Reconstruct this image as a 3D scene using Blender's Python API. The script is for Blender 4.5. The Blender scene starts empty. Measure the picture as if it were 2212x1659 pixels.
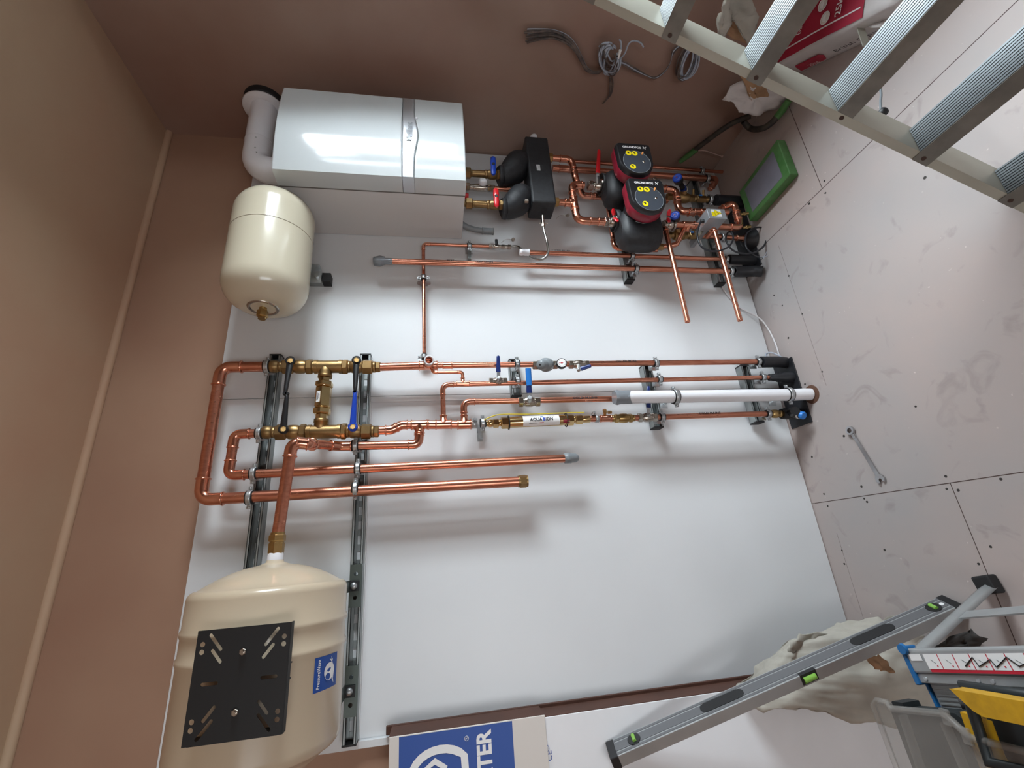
import bpy, bmesh, math, random
from mathutils import Vector, Matrix, noise
random.seed(7)
PI = math.pi
V = Vector
scene = bpy.context.scene
col = scene.collection

# ---------------------------------------------------------------- camera model
RW = ((-0.07539881, -0.15321796, -0.98531177), (-0.93339653, 0.35850401, 0.01567802), (0.35083606, 0.92086868, -0.17004389))
F, CX, CY = 975.756, 1106.0, 829.5
CAM = V((0.0, -1.78, 1.595))
def ray(u, v):
    a, b = (u - CX) / F, (v - CY) / F
    return V([RW[0][i] * a + RW[1][i] * b + RW[2][i] for i in range(3)])
def P(u, v, y=-0.11):
    d = ray(u, v); return CAM + d * ((y - CAM.y) / d.y)
def PZ(u, v, z=0.0):
    d = ray(u, v); return CAM + d * ((z - CAM.z) / d.z)
def PX(u, v, x):
    d = ray(u, v); return CAM + d * ((x - CAM.x) / d.x)
def rp(p, px):                       # size in metres of px pixels at point p
    return px * (V(p) - CAM).dot(V(RW[2])) / F

cd = bpy.data.cameras.new('camera'); cam = bpy.data.objects.new('camera', cd); col.objects.link(cam)
r0, r1, r2 = V(RW[0]), -V(RW[1]), -V(RW[2])
cam.matrix_world = Matrix(((r0.x, r1.x, r2.x, CAM.x), (r0.y, r1.y, r2.y, CAM.y), (r0.z, r1.z, r2.z, CAM.z), (0, 0, 0, 1)))
cd.sensor_width = 36; cd.sensor_fit = 'HORIZONTAL'; cd.lens = 36 * F / 2212; cd.clip_start = 0.02
scene.camera = cam

# ---------------------------------------------------------------- materials
def srgb(r, g, b):
    f = lambda c: (c / 255) / 12.92 if c / 255 <= 0.04045 else ((c / 255 + 0.055) / 1.055) ** 2.4
    return (f(r), f(g), f(b), 1)
def mat(name, c, rough=0.5, metal=0.0, var=0.0, vscale=6.0, c2=None, bump=0.0, bscale=40.0, coat=0.0, spec=0.5, trans=0.0, rvar=0.0, stretch=None, alpha=1.0):
    m = bpy.data.materials.new(name); m.use_nodes = True
    nt = m.node_tree; N = nt.nodes; L = nt.links
    b = N['Principled BSDF']
    b.inputs['Base Color'].default_value = c
    b.inputs['Roughness'].default_value = rough
    b.inputs['Metallic'].default_value = metal
    b.inputs['Specular IOR Level'].default_value = spec
    if coat: b.inputs['Coat Weight'].default_value = coat; b.inputs['Coat Roughness'].default_value = 0.08
    if trans: b.inputs['Transmission Weight'].default_value = trans
    if alpha < 1: b.inputs['Alpha'].default_value = alpha
    tc = N.new('ShaderNodeTexCoord'); mp = N.new('ShaderNodeMapping')
    L.new(tc.outputs['Object'], mp.inputs['Vector'])
    if stretch: mp.inputs['Scale'].default_value = stretch
    if var or rvar:
        n = N.new('ShaderNodeTexNoise'); n.inputs['Scale'].default_value = vscale; n.inputs['Detail'].default_value = 6
        L.new(mp.outputs[0], n.inputs['Vector'])
        if var:
            mr = N.new('ShaderNodeMapRange'); mr.inputs[1].default_value = 0.3; mr.inputs[2].default_value = 0.7
            L.new(n.outputs['Fac'], mr.inputs[0])
            mx = N.new('ShaderNodeMix'); mx.data_type = 'RGBA'
            mx.inputs[6].default_value = c
            mx.inputs[7].default_value = c2 if c2 else (c[0] * (1 - var), c[1] * (1 - var), c[2] * (1 - var), 1)
            L.new(mr.outputs[0], mx.inputs[0]); L.new(mx.outputs[2], b.inputs['Base Color'])
        if rvar:
            m2 = N.new('ShaderNodeMapRange'); m2.inputs[1].default_value = 0.3; m2.inputs[2].default_value = 0.7
            m2.inputs[3].default_value = rough; m2.inputs[4].default_value = rough + rvar
            L.new(n.outputs['Fac'], m2.inputs[0]); L.new(m2.outputs[0], b.inputs['Roughness'])
    if bump:
        n2 = N.new('ShaderNodeTexNoise'); n2.inputs['Scale'].default_value = bscale; n2.inputs['Detail'].default_value = 4
        L.new(mp.outputs[0], n2.inputs['Vector'])
        bp = N.new('ShaderNodeBump'); bp.inputs['Strength'].default_value = bump; bp.inputs['Distance'].default_value = 0.002
        L.new(n2.outputs['Fac'], bp.inputs['Height']); L.new(bp.outputs[0], b.inputs['Normal'])
    return m
M = {}
M['plaster'] = mat('pink_brown_plaster', srgb(168, 136, 114), 0.6, var=1, vscale=1.3, c2=srgb(152, 116, 96), bump=0.12, bscale=5, spec=0.35)
M['plaster_r'] = mat('pink_brown_plaster_side', srgb(164, 142, 130), 0.55, var=1, vscale=1.1, c2=srgb(140, 106, 92), bump=0.12, bscale=5, spec=0.35)
M['ceil'] = mat('buff_plaster', srgb(188, 166, 140), 0.6, var=1, vscale=1.0, c2=srgb(182, 144, 120), bump=0.12, bscale=4, spec=0.3)
M['board'] = mat('white_board', srgb(217, 219, 221), 0.38, var=0.05, vscale=2, spec=0.4)
M['copper'] = mat('copper_tube', srgb(222, 156, 130), 0.25, 1.0, var=1, vscale=22, c2=srgb(190, 120, 96), rvar=0.12, stretch=(3, 3, 0.6))
M['copper_f'] = mat('copper_fitting', srgb(232, 168, 142), 0.18, 1.0, var=1, vscale=14, c2=srgb(212, 142, 116), rvar=0.08)
M['brass'] = mat('brass', srgb(196, 166, 112), 0.28, 1.0, var=1, vscale=18, c2=srgb(160, 130, 84), rvar=0.1)
M['brass_d'] = mat('dull_brass', srgb(178, 144, 98), 0.36, 1.0, var=1, vscale=14, c2=srgb(132, 110, 76), rvar=0.12)
M['gold'] = mat('polished_brass', srgb(220, 190, 138), 0.18, 1.0, var=0.1, vscale=8)
M['nickel'] = mat('nickel_plate', srgb(190, 182, 172), 0.22, 1.0, var=0.25, vscale=20, rvar=0.1)
M['galv'] = mat('zinc_plated_steel', srgb(208, 213, 216), 0.28, 0.9, var=0.3, vscale=25, rvar=0.15)
M['strut'] = mat('galvanised_channel', srgb(160, 166, 166), 0.42, 0.6, var=0.3, vscale=12, rvar=0.12)
M['alu'] = mat('aluminium', srgb(116, 122, 126), 0.42, 0.4, var=0.18, vscale=9, rvar=0.1)
M['alu_d'] = mat('weathered_aluminium', srgb(150, 148, 142), 0.48, 0.9, var=0.3, vscale=14, rvar=0.15)
M['black'] = mat('black_plastic', srgb(26, 27, 30), 0.42, var=0.2, vscale=10)
M['rubber'] = mat('black_rubber', srgb(22, 22, 24), 0.6)
M['foam'] = mat('black_foam', srgb(34, 36, 40), 0.55, var=1, vscale=60, c2=srgb(22, 23, 26), bump=0.25, bscale=160)
M['insul'] = mat('black_pipe_lagging', srgb(30, 31, 36), 0.5, var=0.3, vscale=20)
M['enamel'] = mat('white_enamel', srgb(196, 201, 202), 0.10, coat=0.6, spec=0.5)
M['enamel_s'] = mat('grey_white_enamel', srgb(206, 204, 203), 0.35)
M['silver'] = mat('silver_plastic', srgb(196, 200, 204), 0.3, 0.7)
M['silver_d'] = mat('silver_emboss', srgb(120, 122, 126), 0.35, 0.5)
M['cream'] = mat('cream_enamel', srgb(204, 196, 174), 0.2, coat=0.4)
M['cream2'] = mat('cream_enamel_large', srgb(198, 182, 158), 0.27, coat=0.3)
M['white'] = mat('white_plastic', srgb(228, 228, 232), 0.33)
M['grey'] = mat('grey_plastic', srgb(126, 132, 136), 0.4)
M['tape'] = mat('grey_tape', srgb(134, 140, 146), 0.35, 0.2, bump=0.4, bscale=50)
M['blue'] = mat('blue_plastic', srgb(22, 66, 176), 0.35)
M['navy'] = mat('navy_lever_sleeve', srgb(20, 42, 104), 0.35)
M['sky'] = mat('light_blue_tape', srgb(38, 118, 200), 0.35)
M['red'] = mat('red_plastic', srgb(200, 24, 34), 0.35)
M['maroon'] = mat('maroon_plastic', srgb(128, 24, 44), 0.35)
M['yellow'] = mat('yellow_marking', srgb(240, 218, 20), 0.4)
M['orange'] = mat('amber_plastic', srgb(232, 158, 92), 0.3)
M['yel_t'] = mat('yellow_plastic', srgb(198, 152, 22), 0.5, var=0.3, vscale=40)
M['glass_d'] = mat('dark_display', srgb(62, 68, 76), 0.2, coat=0.5)
M['green'] = mat('green_tape', srgb(58, 108, 50), 0.45, var=1, vscale=14, c2=srgb(92, 134, 84), bump=0.2)
M['slate'] = mat('grey_pad', srgb(122, 120, 132), 0.6, var=0.2, vscale=10)
M['hose'] = mat('dusty_black_tube', srgb(34, 34, 38), 0.6, var=1, vscale=22, c2=srgb(74, 66, 54))
M['cable_k'] = mat('black_cable', srgb(30, 32, 38), 0.4)
M['cable_g'] = mat('grey_cable', srgb(168, 176, 190), 0.4)
M['cable_d'] = mat('dusty_dark_cable', srgb(60, 58, 60), 0.6, var=1, vscale=40, c2=srgb(120, 104, 96))
M['cable_w'] = mat('white_cable', srgb(214, 212, 214), 0.45)
M['earth'] = mat('yellow_cable', srgb(206, 186, 40), 0.4)
M['braid'] = mat('braided_steel', srgb(176, 176, 172), 0.32, 1.0, var=0.5, vscale=300)
M['steel'] = mat('bright_steel', srgb(190, 190, 192), 0.2, 1.0, var=0.2, vscale=20)
M['ink'] = mat('black_marker', srgb(30, 26, 28), 0.6)
M['print_b'] = mat('blue_print', srgb(26, 72, 150), 0.5)
M['print_w'] = mat('white_print', srgb(232, 232, 232), 0.5)
M['print_r'] = mat('red_print', srgb(196, 30, 52), 0.5)
M['card'] = mat('brown_card', srgb(84, 52, 40), 0.7, var=0.3, vscale=10)
M['card_w'] = mat('white_card', srgb(230, 231, 234), 0.5, var=0.06, vscale=6)
M['card_p'] = mat('pale_card', srgb(214, 208, 202), 0.6)
M['paper'] = mat('cream_paper', srgb(180, 175, 164), 0.7, var=0.3, vscale=9, bump=0.5, bscale=18)
M['kraft'] = mat('kraft_paper', srgb(176, 138, 104), 0.75, var=0.3, vscale=12, bump=0.4, bscale=25)
M['bagwhite'] = mat('white_paper_sack', srgb(206, 200, 198), 0.55, var=0.1, vscale=8, bump=0.4, bscale=14)
M['bagred'] = mat('crimson_print', srgb(172, 34, 62), 0.5, var=0.15, vscale=8)
M['zinc'] = mat('dull_zinc_box', srgb(176, 182, 188), 0.42, 0.5, var=0.12, vscale=12)
M['plate'] = mat('green_grey_plate', srgb(92, 100, 96), 0.45, 0.7, var=0.2, vscale=14)
M['levelgrey'] = mat('grey_painted_level', srgb(112, 113, 116), 0.4, 0.3, var=0.1, vscale=12)
M['lime'] = mat('lime_vial', srgb(134, 186, 84), 0.15)
M['clear'] = mat('dusty_clear_plastic', srgb(170, 166, 160), 0.35, alpha=0.30, var=0.3, vscale=8)
M['tote'] = mat('dusty_black_tote', srgb(34, 40, 42), 0.55, var=0.5, vscale=8)
M['bluecap'] = mat('bright_blue_cap', srgb(28, 100, 158), 0.4)
M['debris'] = mat('dark_debris', srgb(58, 54, 52), 0.8, var=0.4, vscale=30)
M['window'] = mat('white_window_frame', srgb(225, 225, 225), 0.4)

def floor_mat():
    m = mat('plywood_sheet_floor', srgb(182, 164, 157), 0.5, var=1, vscale=1.3, c2=srgb(162, 158, 157), spec=0.35)
    nt = m.node_tree; N = nt.nodes; L = nt.links; b = N['Principled BSDF']
    src = b.inputs['Base Color'].links[0].from_socket
    tc = N.new('ShaderNodeTexCoord')
    n = N.new('ShaderNodeTexNoise'); n.inputs['Scale'].default_value = 9; n.inputs['Detail'].default_value = 8; n.inputs['Distortion'].default_value = 1.2
    L.new(tc.outputs['Object'], n.inputs['Vector'])
    cr = N.new('ShaderNodeMapRange'); cr.inputs[1].default_value = 0.60; cr.inputs[2].default_value = 0.78; cr.inputs[3].default_value = 0; cr.inputs[4].default_value = 0.55
    L.new(n.outputs['Fac'], cr.inputs[0])
    mx = N.new('ShaderNodeMix'); mx.data_type = 'RGBA'; mx.inputs[7].default_value = srgb(128, 116, 114)
    L.new(cr.outputs[0], mx.inputs[0]); L.new(src, mx.inputs[6])
    vo = N.new('ShaderNodeTexNoise'); vo.inputs['Scale'].default_value = 46; vo.inputs['Detail'].default_value = 2
    L.new(tc.outputs['Object'], vo.inputs['Vector'])
    c2 = N.new('ShaderNodeMapRange'); c2.inputs[1].default_value = 0.72; c2.inputs[2].default_value = 0.78; c2.inputs[3].default_value = 0; c2.inputs[4].default_value = 0.5
    L.new(vo.outputs['Fac'], c2.inputs[0])
    m2 = N.new('ShaderNodeMix'); m2.data_type = 'RGBA'; m2.inputs[7].default_value = srgb(226, 216, 212)
    L.new(c2.outputs[0], m2.inputs[0]); L.new(mx.outputs[2], m2.inputs[6]); L.new(m2.outputs[2], b.inputs['Base Color'])
    return m
M['plate_k'] = mat('satin_black_plate', srgb(13, 13, 15), 0.55)
M['alu_l'] = mat('pale_aluminium', srgb(188, 187, 174), 0.45, 0.4, var=0.1, vscale=8)
M['alu_h'] = mat('satin_aluminium', srgb(172, 175, 176), 0.42, 0.5, var=0.15, vscale=10)
M['groove'] = mat('painted_groove_shade', srgb(28, 32, 36), 0.7)  # near-black colour standing in for shade between the tread ribs
M['hole'] = mat('sawn_hole_edge', srgb(92, 62, 46), 0.8)
M['rv'] = mat('rivet_brown', srgb(64, 44, 36), .6)
M['floor'] = floor_mat()

# ---------------------------------------------------------------- mesh builder
def frame(z, ref=None):
    z = V(z).normalized()
    ref = V(ref) if ref is not None else (V((0, 0, 1)) if abs(z.z) < 0.9 else V((0, -1, 0)))
    x = ref - z * ref.dot(z)
    if x.length < 1e-6: x = z.orthogonal()
    x.normalize(); y = z.cross(x)
    return x, y, z
class MB:
    def __init__(s): s.v = []; s.f = []; s.s = []
    def add(s, vs, fs, smooth=False):
        o = len(s.v); s.v += [V(a) for a in vs]
        for f in fs: s.f.append(tuple(i + o for i in f)); s.s.append(smooth)
        return s
    def rings(s, rings, smooth=True, cap=True, closed=False):
        n = len(rings[0]); vs = [p for r in rings for p in r]; fs = []
        m = len(rings)
        for i in range(m if closed else m - 1):
            a = i * n; b = ((i + 1) % m) * n
            for j in range(n):
                k = (j + 1) % n
                fs.append((a + j, a + k, b + k, b + j))
        s.add(vs, fs, smooth)
        if cap and not closed:
            s.add(rings[0], [tuple(range(n))[::-1]]); s.add(rings[-1], [tuple(range(n))])
        return s
    def tube(s, pts, r, n=16, cap=True, closed=False, flat=1.0, ref=None):
        pts = [V(p) for p in pts]; m = len(pts); R = []
        rr = r if isinstance(r, (list, tuple)) else [r] * m
        t0 = (pts[1] - pts[0]).normalized(); x, y, _ = frame(t0, ref)
        for i in range(m):
            if closed: t = (pts[(i + 1) % m] - pts[i - 1]).normalized()
            elif i == 0: t = t0
            elif i == m - 1: t = (pts[i] - pts[i - 1]).normalized()
            else: t = ((pts[i + 1] - pts[i]).normalized() + (pts[i] - pts[i - 1]).normalized()).normalized()
            x = x - t * x.dot(t)
            if x.length < 1e-6: x = t.orthogonal()
            x.normalize(); y = t.cross(x)
            R.append([pts[i] + x * (math.cos(2 * PI * k / n) * rr[i]) + y * (math.sin(2 * PI * k / n) * rr[i] * flat) for k in range(n)])
        return s.rings(R, True, cap, closed)
    def lathe(s, o, axis, prof, n=28, ref=None, smooth=True, cap=True):
        x, y, z = frame(axis, ref); o = V(o); R = []
        for t, r in prof:
            R.append([o + z * t + x * (math.cos(2 * PI * (k + .5) / n) * r) + y * (math.sin(2 * PI * (k + .5) / n) * r) for k in range(n)])
        return s.rings(R, smooth, cap)
    def cyl(s, a, b, r, r2=None, n=24, smooth=True):
        a, b = V(a), V(b); d = b - a
        return s.lathe(a, d, [(0, r), (d.length, r if r2 is None else r2)], n, smooth=smooth)
    def hex(s, a, b, r, ref=None):
        a, b = V(a), V(b); d = b - a; l = d.length; c = min(l * 0.15, r * 0.12)
        return s.lathe(a, d, [(0, r - c), (c, r), (l - c, r), (l, r - c)], 6, smooth=False, ref=ref)
    def bead(s, p, axis, R, w=0.0022, n=24):
        z = V(axis).normalized()
        return s.lathe(V(p) - z * w * 1.3, z, [(0, R), (w * .5, R + w), (w * 1.3, R + w * 1.35), (w * 2.1, R + w), (w * 2.6, R)], n)
    def box(s, c, size, X=(1, 0, 0), Y=(0, 1, 0), Z=(0, 0, 1)):
        c, X, Y, Z = V(c), V(X) * size[0] / 2, V(Y) * size[1] / 2, V(Z) * size[2] / 2
        vs = [c + X * a + Y * b + Z * d for a in (-1, 1) for b in (-1, 1) for d in (-1, 1)]
        fs = [(0, 1, 3, 2), (4, 6, 7, 5), (0, 4, 5, 1), (2, 3, 7, 6), (0, 2, 6, 4), (1, 5, 7, 3)]
        if X.cross(Y).dot(Z) < 0: fs = [f[::-1] for f in fs]
        return s.add(vs, fs)
    def bx(s, x0, x1, y0, y1, z0, z1):
        return s.box(((x0 + x1) / 2, (y0 + y1) / 2, (z0 + z1) / 2), (abs(x1 - x0), abs(y1 - y0), abs(z1 - z0)))
    def prism(s, out, o, ex, ey, d0, d1, smooth=False):
        o, ex, ey = V(o), V(ex), V(ey); ez = ex.cross(ey)
        a = [o + ex * p[0] + ey * p[1] + ez * d0 for p in out]; b = [o + ex * p[0] + ey * p[1] + ez * d1 for p in out]
        n = len(out)
        s.add(a + b, [(i, (i + 1) % n, n + (i + 1) % n, n + i) for i in range(n)], smooth)
        s.add(a, [tuple(range(n))[::-1]]); s.add(b, [tuple(range(n))])
        return s
    def hull8(s, q0, q1):           # two quads (4 points each)
        return s.add(list(q0) + list(q1), [(3, 2, 1, 0), (4, 5, 6, 7), (0, 1, 5, 4), (1, 2, 6, 5), (2, 3, 7, 6), (3, 0, 4, 7)])
    def torus(s, c, axis, R, r, n=32, m=10, sx=1.0, sy=1.0, ref=None):
        x, y, z = frame(axis, ref); c = V(c)
        return s.tube([c + x * (math.cos(2 * PI * k / n) * R * sx) + y * (math.sin(2 * PI * k / n) * R * sy) for k in range(n)], r, m, closed=True)
    def build(s, name, m, parent=None, bevel=0, root=None, sub=0, org=None, auto=0):
        me = bpy.data.meshes.new(name)
        o = bpy.data.objects.new(name, me); col.objects.link(o)
        if parent is not None:
            rt = parent
            while rt.parent: rt = rt.parent
            base = rt.location; o.parent = parent
        else:
            if org is None:
                c = V((0, 0, 0))
                for p in s.v: c += p
                org = c / len(s.v)
            base = V(org); o.location = base
        me.from_pydata([tuple(p - base) for p in s.v], [], s.f)
        me.polygons.foreach_set('use_smooth', s.s)
        bm = bmesh.new(); bm.from_mesh(me); bmesh.ops.recalc_face_normals(bm, faces=bm.faces); bm.to_mesh(bm_me := me); bm.free()
        me.materials.append(M[m] if isinstance(m, str) else m)
        if auto:
            me.polygons.foreach_set('use_smooth', [True] * len(me.polygons)); me.set_sharp_from_angle(angle=math.radians(auto))
        if bevel:
            bmo = o.modifiers.new('bevel', 'BEVEL'); bmo.width = bevel; bmo.segments = 3; bmo.limit_method = 'ANGLE'; bmo.angle_limit = math.radians(40)
        if sub:
            sm = o.modifiers.new('sub', 'SUBSURF'); sm.levels = sub; sm.render_levels = sub
        return o
def thing(name, label, cat, loc, group=None):
    o = bpy.data.objects.new(name, None); col.objects.link(o); o.location = V(loc); o.empty_display_size = 0.05
    o['label'] = label; o['category'] = cat
    if group: o['group'] = group
    return o
def tag(o, label, cat, group=None):
    o['label'] = label; o['category'] = cat
    if group: o['group'] = group
    return o
def struct(o):
    o['kind'] = 'structure'; return o
def bez(pts, n=10, closed=False):        # catmull-rom
    pts = [V(p) for p in pts]; out = []; m = len(pts)
    for i in range(m if closed else m - 1):
        g = (lambda k: pts[k % m]) if closed else (lambda k: pts[max(0, min(m - 1, k))])
        p0, p1, p2, p3 = g(i - 1), g(i), g(i + 1), g(i + 2)
        for k in range(n):
            t = k / n
            out.append(0.5 * ((2 * p1) + (p2 - p0) * t + (2 * p0 - 5 * p1 + 4 * p2 - p3) * t * t + (3 * p1 - p0 - 3 * p2 + p3) * t ** 3))
    if not closed: out.append(pts[-1])
    return out
def arc_corner(a, c, b, R, n=10):
    a, c, b = V(a), V(c), V(b); d1 = (a - c).normalized(); d2 = (b - c).normalized()
    ang = d1.angle(d2); tl = R / math.tan(ang / 2)
    tl = min(tl, (a - c).length * .49, (b - c).length * .49)
    p, q = c + d1 * tl, c + d2 * tl
    return p, q, [(p * (1 - t) ** 2 * 1.0 + c * 2 * t * (1 - t) + q * t * t) * 0.55 + _circ(p, q, c, d1, d2, tl, ang, t) * 0.45 for t in [k / n for k in range(n + 1)]]
def _circ(p, q, c, d1, d2, tl, ang, t):
    bis = (d1 + d2)
    if bis.length < 1e-5: return p.lerp(q, t)
    bis.normalize(); o = c + bis * (tl / math.cos(ang / 2)); v1, v2 = p - o, q - o
    th = v1.angle(v2) if v1.length > 1e-9 else 0
    if th < 1e-4: return p.lerp(q, t)
    return o + (v1 * math.sin((1 - t) * th) + v2 * math.sin(t * th)) / math.sin(th)

# text -> flat mesh data
def text_data(txt, size=1.0, bold=0.0, shear=0.0, space=1.0):
    c = bpy.data.curves.new('t', 'FONT'); c.body = txt; c.size = size; c.offset = bold; c.align_x = 'CENTER'; c.align_y = 'CENTER'
    c.shear = shear; c.space_character = space; c.resolution_u = 3
    o = bpy.data.objects.new('t', c); col.objects.link(o)
    bpy.context.view_layer.update()
    me = bpy.data.meshes.new_from_object(o.evaluated_get(bpy.context.evaluated_depsgraph_get()))
    vs = [(p.co.x, p.co.y) for p in me.vertices]; fs = [tuple(p.vertices) for p in me.polygons]
    bpy.data.objects.remove(o); bpy.data.curves.remove(c); bpy.data.meshes.remove(me)
    return vs, fs
def text(name, txt, o, ex, ey, size, m, parent, bold=0.0, lift=0.0006, width=None, **k):
    vs, fs = text_data(txt, 1.0, bold, **k)
    if not vs: return None
    xs = [a[0] for a in vs]; sx = size if width is None else width / (max(xs) - min(xs))
    o, ex, ey = V(o), V(ex).normalized(), V(ey).normalized(); n = ex.cross(ey).normalized()
    mb = MB(); mb.add([o + ex * a * sx + ey * b * size + n * lift for a, b in vs], fs)
    return mb.build(name, m, parent)
def text_cyl(name, txt, c, axis, up, R, ex_sign, size, m, parent, width=None, bold=0.03):
    # text along axis, glyph height wrapped round the tube. up = outward direction at text centre
    vs, fs = text_data(txt, 1.0, bold)
    ax = V(axis).normalized(); out = (V(up) - ax * V(up).dot(ax)).normalized(); side = out.cross(ax)
    xs = [a[0] for a in vs]; sx = size if width is None else width / (max(xs) - min(xs))
    mb = MB(); pts = []
    for a, b in vs:
        th = b * size / R
        pts.append(V(c) + ax * a * sx + (out * math.cos(th) + side * math.sin(th)) * (R + 0.0012))
    mb.add(pts, fs)
    return mb.build(name, m, parent)
def holes_plate(name, loops, o, ex, ey, thick, m, parent, bevel=0):
    c = bpy.data.curves.new('c', 'CURVE'); c.dimensions = '2D'; c.fill_mode = 'BOTH'; c.extrude = thick / 2
    for lp in loops:
        sp = c.splines.new('POLY'); sp.points.add(len(lp) - 1)
        for i, q in enumerate(lp): sp.points[i].co = (q[0], q[1], 0, 1)
        sp.use_cyclic_u = True
    ob = bpy.data.objects.new('c', c); col.objects.link(ob); bpy.context.view_layer.update()
    me = bpy.data.meshes.new_from_object(ob.evaluated_get(bpy.context.evaluated_depsgraph_get()))
    o, ex, ey = V(o), V(ex).normalized(), V(ey).normalized(); n = ex.cross(ey)
    mb = MB(); mb.add([o + ex * p.co.x + ey * p.co.y + n * p.co.z for p in me.vertices], [tuple(p.vertices) for p in me.polygons])
    bpy.data.objects.remove(ob); bpy.data.curves.remove(c); bpy.data.meshes.remove(me)
    return mb.build(name, m, parent, bevel)
def slot(cx, cy, L, w, ang, n=6):
    out = []
    for s in (1, -1):
        for k in range(n + 1):
            t = -PI / 2 + PI * k / n
            x = s * (L / 2 - w / 2 + w / 2 * math.cos(t)); y = s * w / 2 * math.sin(t)
            out.append((cx + x * math.cos(ang) - y * math.sin(ang), cy + x * math.sin(ang) + y * math.cos(ang)))
    return out
def circle(cx, cy, r, n=20): return [(cx + r * math.cos(2 * PI * k / n), cy + r * math.sin(2 * PI * k / n)) for k in range(n)]

XR, ZC = 1.965, 2.807       # right wall, ceiling
YB = -0.02                   # face of the white boards
YF = -0.061                  # face of the channels on them
YP = -0.105                  # pipe centre line in the clamps

# ---------------------------------------------------------------- room
XL, YN = -2.3, -3.7
b = MB(); 
sx = [-2.4, -1.14, 0.104, 1.313, XR + .1]
for i in range(len(sx) - 1):
    ys = {0: [0.1, -.57, -1.8, -3.8], 1: [0.1, -1.2, -2.4, -3.8], 2: [0.1, -0.57, -1.8, -3.8] , 3: [0.1, -0.545, -1.8, -3.8]}[i]
    if i == 1: ys = [0.1, -0.571, -1.8, -3.8]
    if i == 2: ys = [0.1, -1.7, -3.8]
    for j in range(len(ys) - 1):
        b.bx(sx[i] + .0009, sx[i + 1] - .0009, ys[j] - .0009, ys[j + 1] + .0009, -0.018, 0)
b.bx(-2.4, XR + .1, -3.8, .1, -.05, -.017)
fl = struct(b.build('floor', 'floor', bevel=0, org=(0, 0, 0)))
# fine joint lines drawn as shallow dark grooves
g = MB()
for x in (0.104, 1.313): g.bx(x - .0012, x + .0012, -3.7, -.02, -.001, .0004)
for (x0, x1, y) in ((-1.1, .104, -.571), (1.313, 1.96, -.546)): g.bx(x0, x1, y - .001, y + .001, -.001, .0004)
g.bx(.55, 1.25, -.2605, -.2598, -.001, .0003); g.bx(-.5, -.02, -.0835, -.0829, -.001, .0003)
g.build('floor_joint', mat('joint_line', srgb(70, 52, 48), .8), fl)
scr = [(1780,1067),(1867,1077),(1861,1051),(1788,1093),(1873,1084),(2043,1029),(2045,1056),(2070,1059),(1819,1189),(1911,1188),(2114,1218),(1672,638),(1704,596),(1703,730),(1733,678),(1776,803),(1739,830),(1998,384),(1781,391),(1783,417),(1748,440),(1978,878),(1823,942),(2162,1035),(1979,29),(2140,1181),(1824,1218),(1754,987),(1690,560+100)]
for (u, v) in scr:
    p = PZ(u, v, 0); q = MB(); q.cyl(p + V((0, 0, -.001)), p + V((0, 0, .0006)), .0036 + random.random() * .0016, n=10)
    q.build('screw_head', 'debris', fl)
struct(MB().bx(XL - .1, XR + .1, 0, .1, 0, ZC).build('wall_back', 'plaster', org=(0, 0, 0)))
struct(MB().bx(XL - .1, XR + .1, YN - .1, .1, ZC, ZC + .1).build('ceiling', 'ceil', org=(0, 0, 0)))
struct(MB().bx(XL - .1, XL, YN, 0, 0, ZC).build('wall_left', 'plaster', org=(0, 0, 0)))
# front wall (behind the camera) with a doorway, right wall with a glazed opening
w = MB(); w.bx(XL, -1.6, YN - .1, YN, 0, ZC); w.bx(-.7, XR, YN - .1, YN, 0, ZC); w.bx(-1.6, -.7, YN - .1, YN, 2.1, ZC)
struct(w.build('wall_front', 'plaster', org=(0, 0, 0)))
WY0, WY1, WZ0, WZ1 = -0.83, -1.55, 0.95, 2.3
w = MB(); w.bx(XR, XR + .12, WY0, 0, 0, ZC); w.bx(XR, XR + .12, YN, WY1, 0, ZC); w.bx(XR, XR + .12, WY1, WY0, 0, WZ0); w.bx(XR, XR + .12, WY1, WY0, WZ1, ZC)
struct(w.build('wall_right', 'plaster_r', org=(0, 0, 0)))
wf = MB()
for (a, c, d, e) in ((WY0, WY0 - .06, WZ0, WZ1), (WY1 + .06, WY1, WZ0, WZ1), (WY0, WY1, WZ0, WZ0 + .06), (WY0, WY1, WZ1 - .06, WZ1), (-1.20, -1.17, WZ0, WZ1)):
    wf.bx(XR + .05, XR + .11, a, c, d, e)
wo = struct(wf.build('window_1', 'window', org=(0, 0, 0)))
gm = mat('window_glass', (1, 1, 1, 1), 0.0, trans=1.0)
# rounded corner bead of plaster where ceiling meets back wall
struct(MB().tube([(XL, -.006, ZC - .006), (XR, -.006, ZC - .006)], .016, 8).build('trim_1', 'ceil', org=(0, 0, 0)))

# white boards
BT = 2.405
o = MB().bx(.6285, 1.955, YB, -.001, .004, BT).build('wall_board', 'board', bevel=.0015)
tag(o, 'white melamine board behind the boiler and pumps, right-hand of the two', 'wall board', 'white boards')
xl, xr2, zr = -.5275, .6265, 1.842
bd = thing('wall_board', 'white board with a sunken bay under the long channel, left-hand of the two', 'wall board', (0, 0, 0), 'white boards')
q = MB(); q.bx(xl, xr2, YB, -.001, zr, BT); q.bx(xl, -.507, YB, -.001, .004, zr); q.bx(.604, xr2, YB, -.001, .004, zr)
q.build('rim', 'board', bd, bevel=.0015)
MB().bx(-.507, .604, -.004, -.001, .004, zr).build('sunken_panel', 'board', bd)

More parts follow.
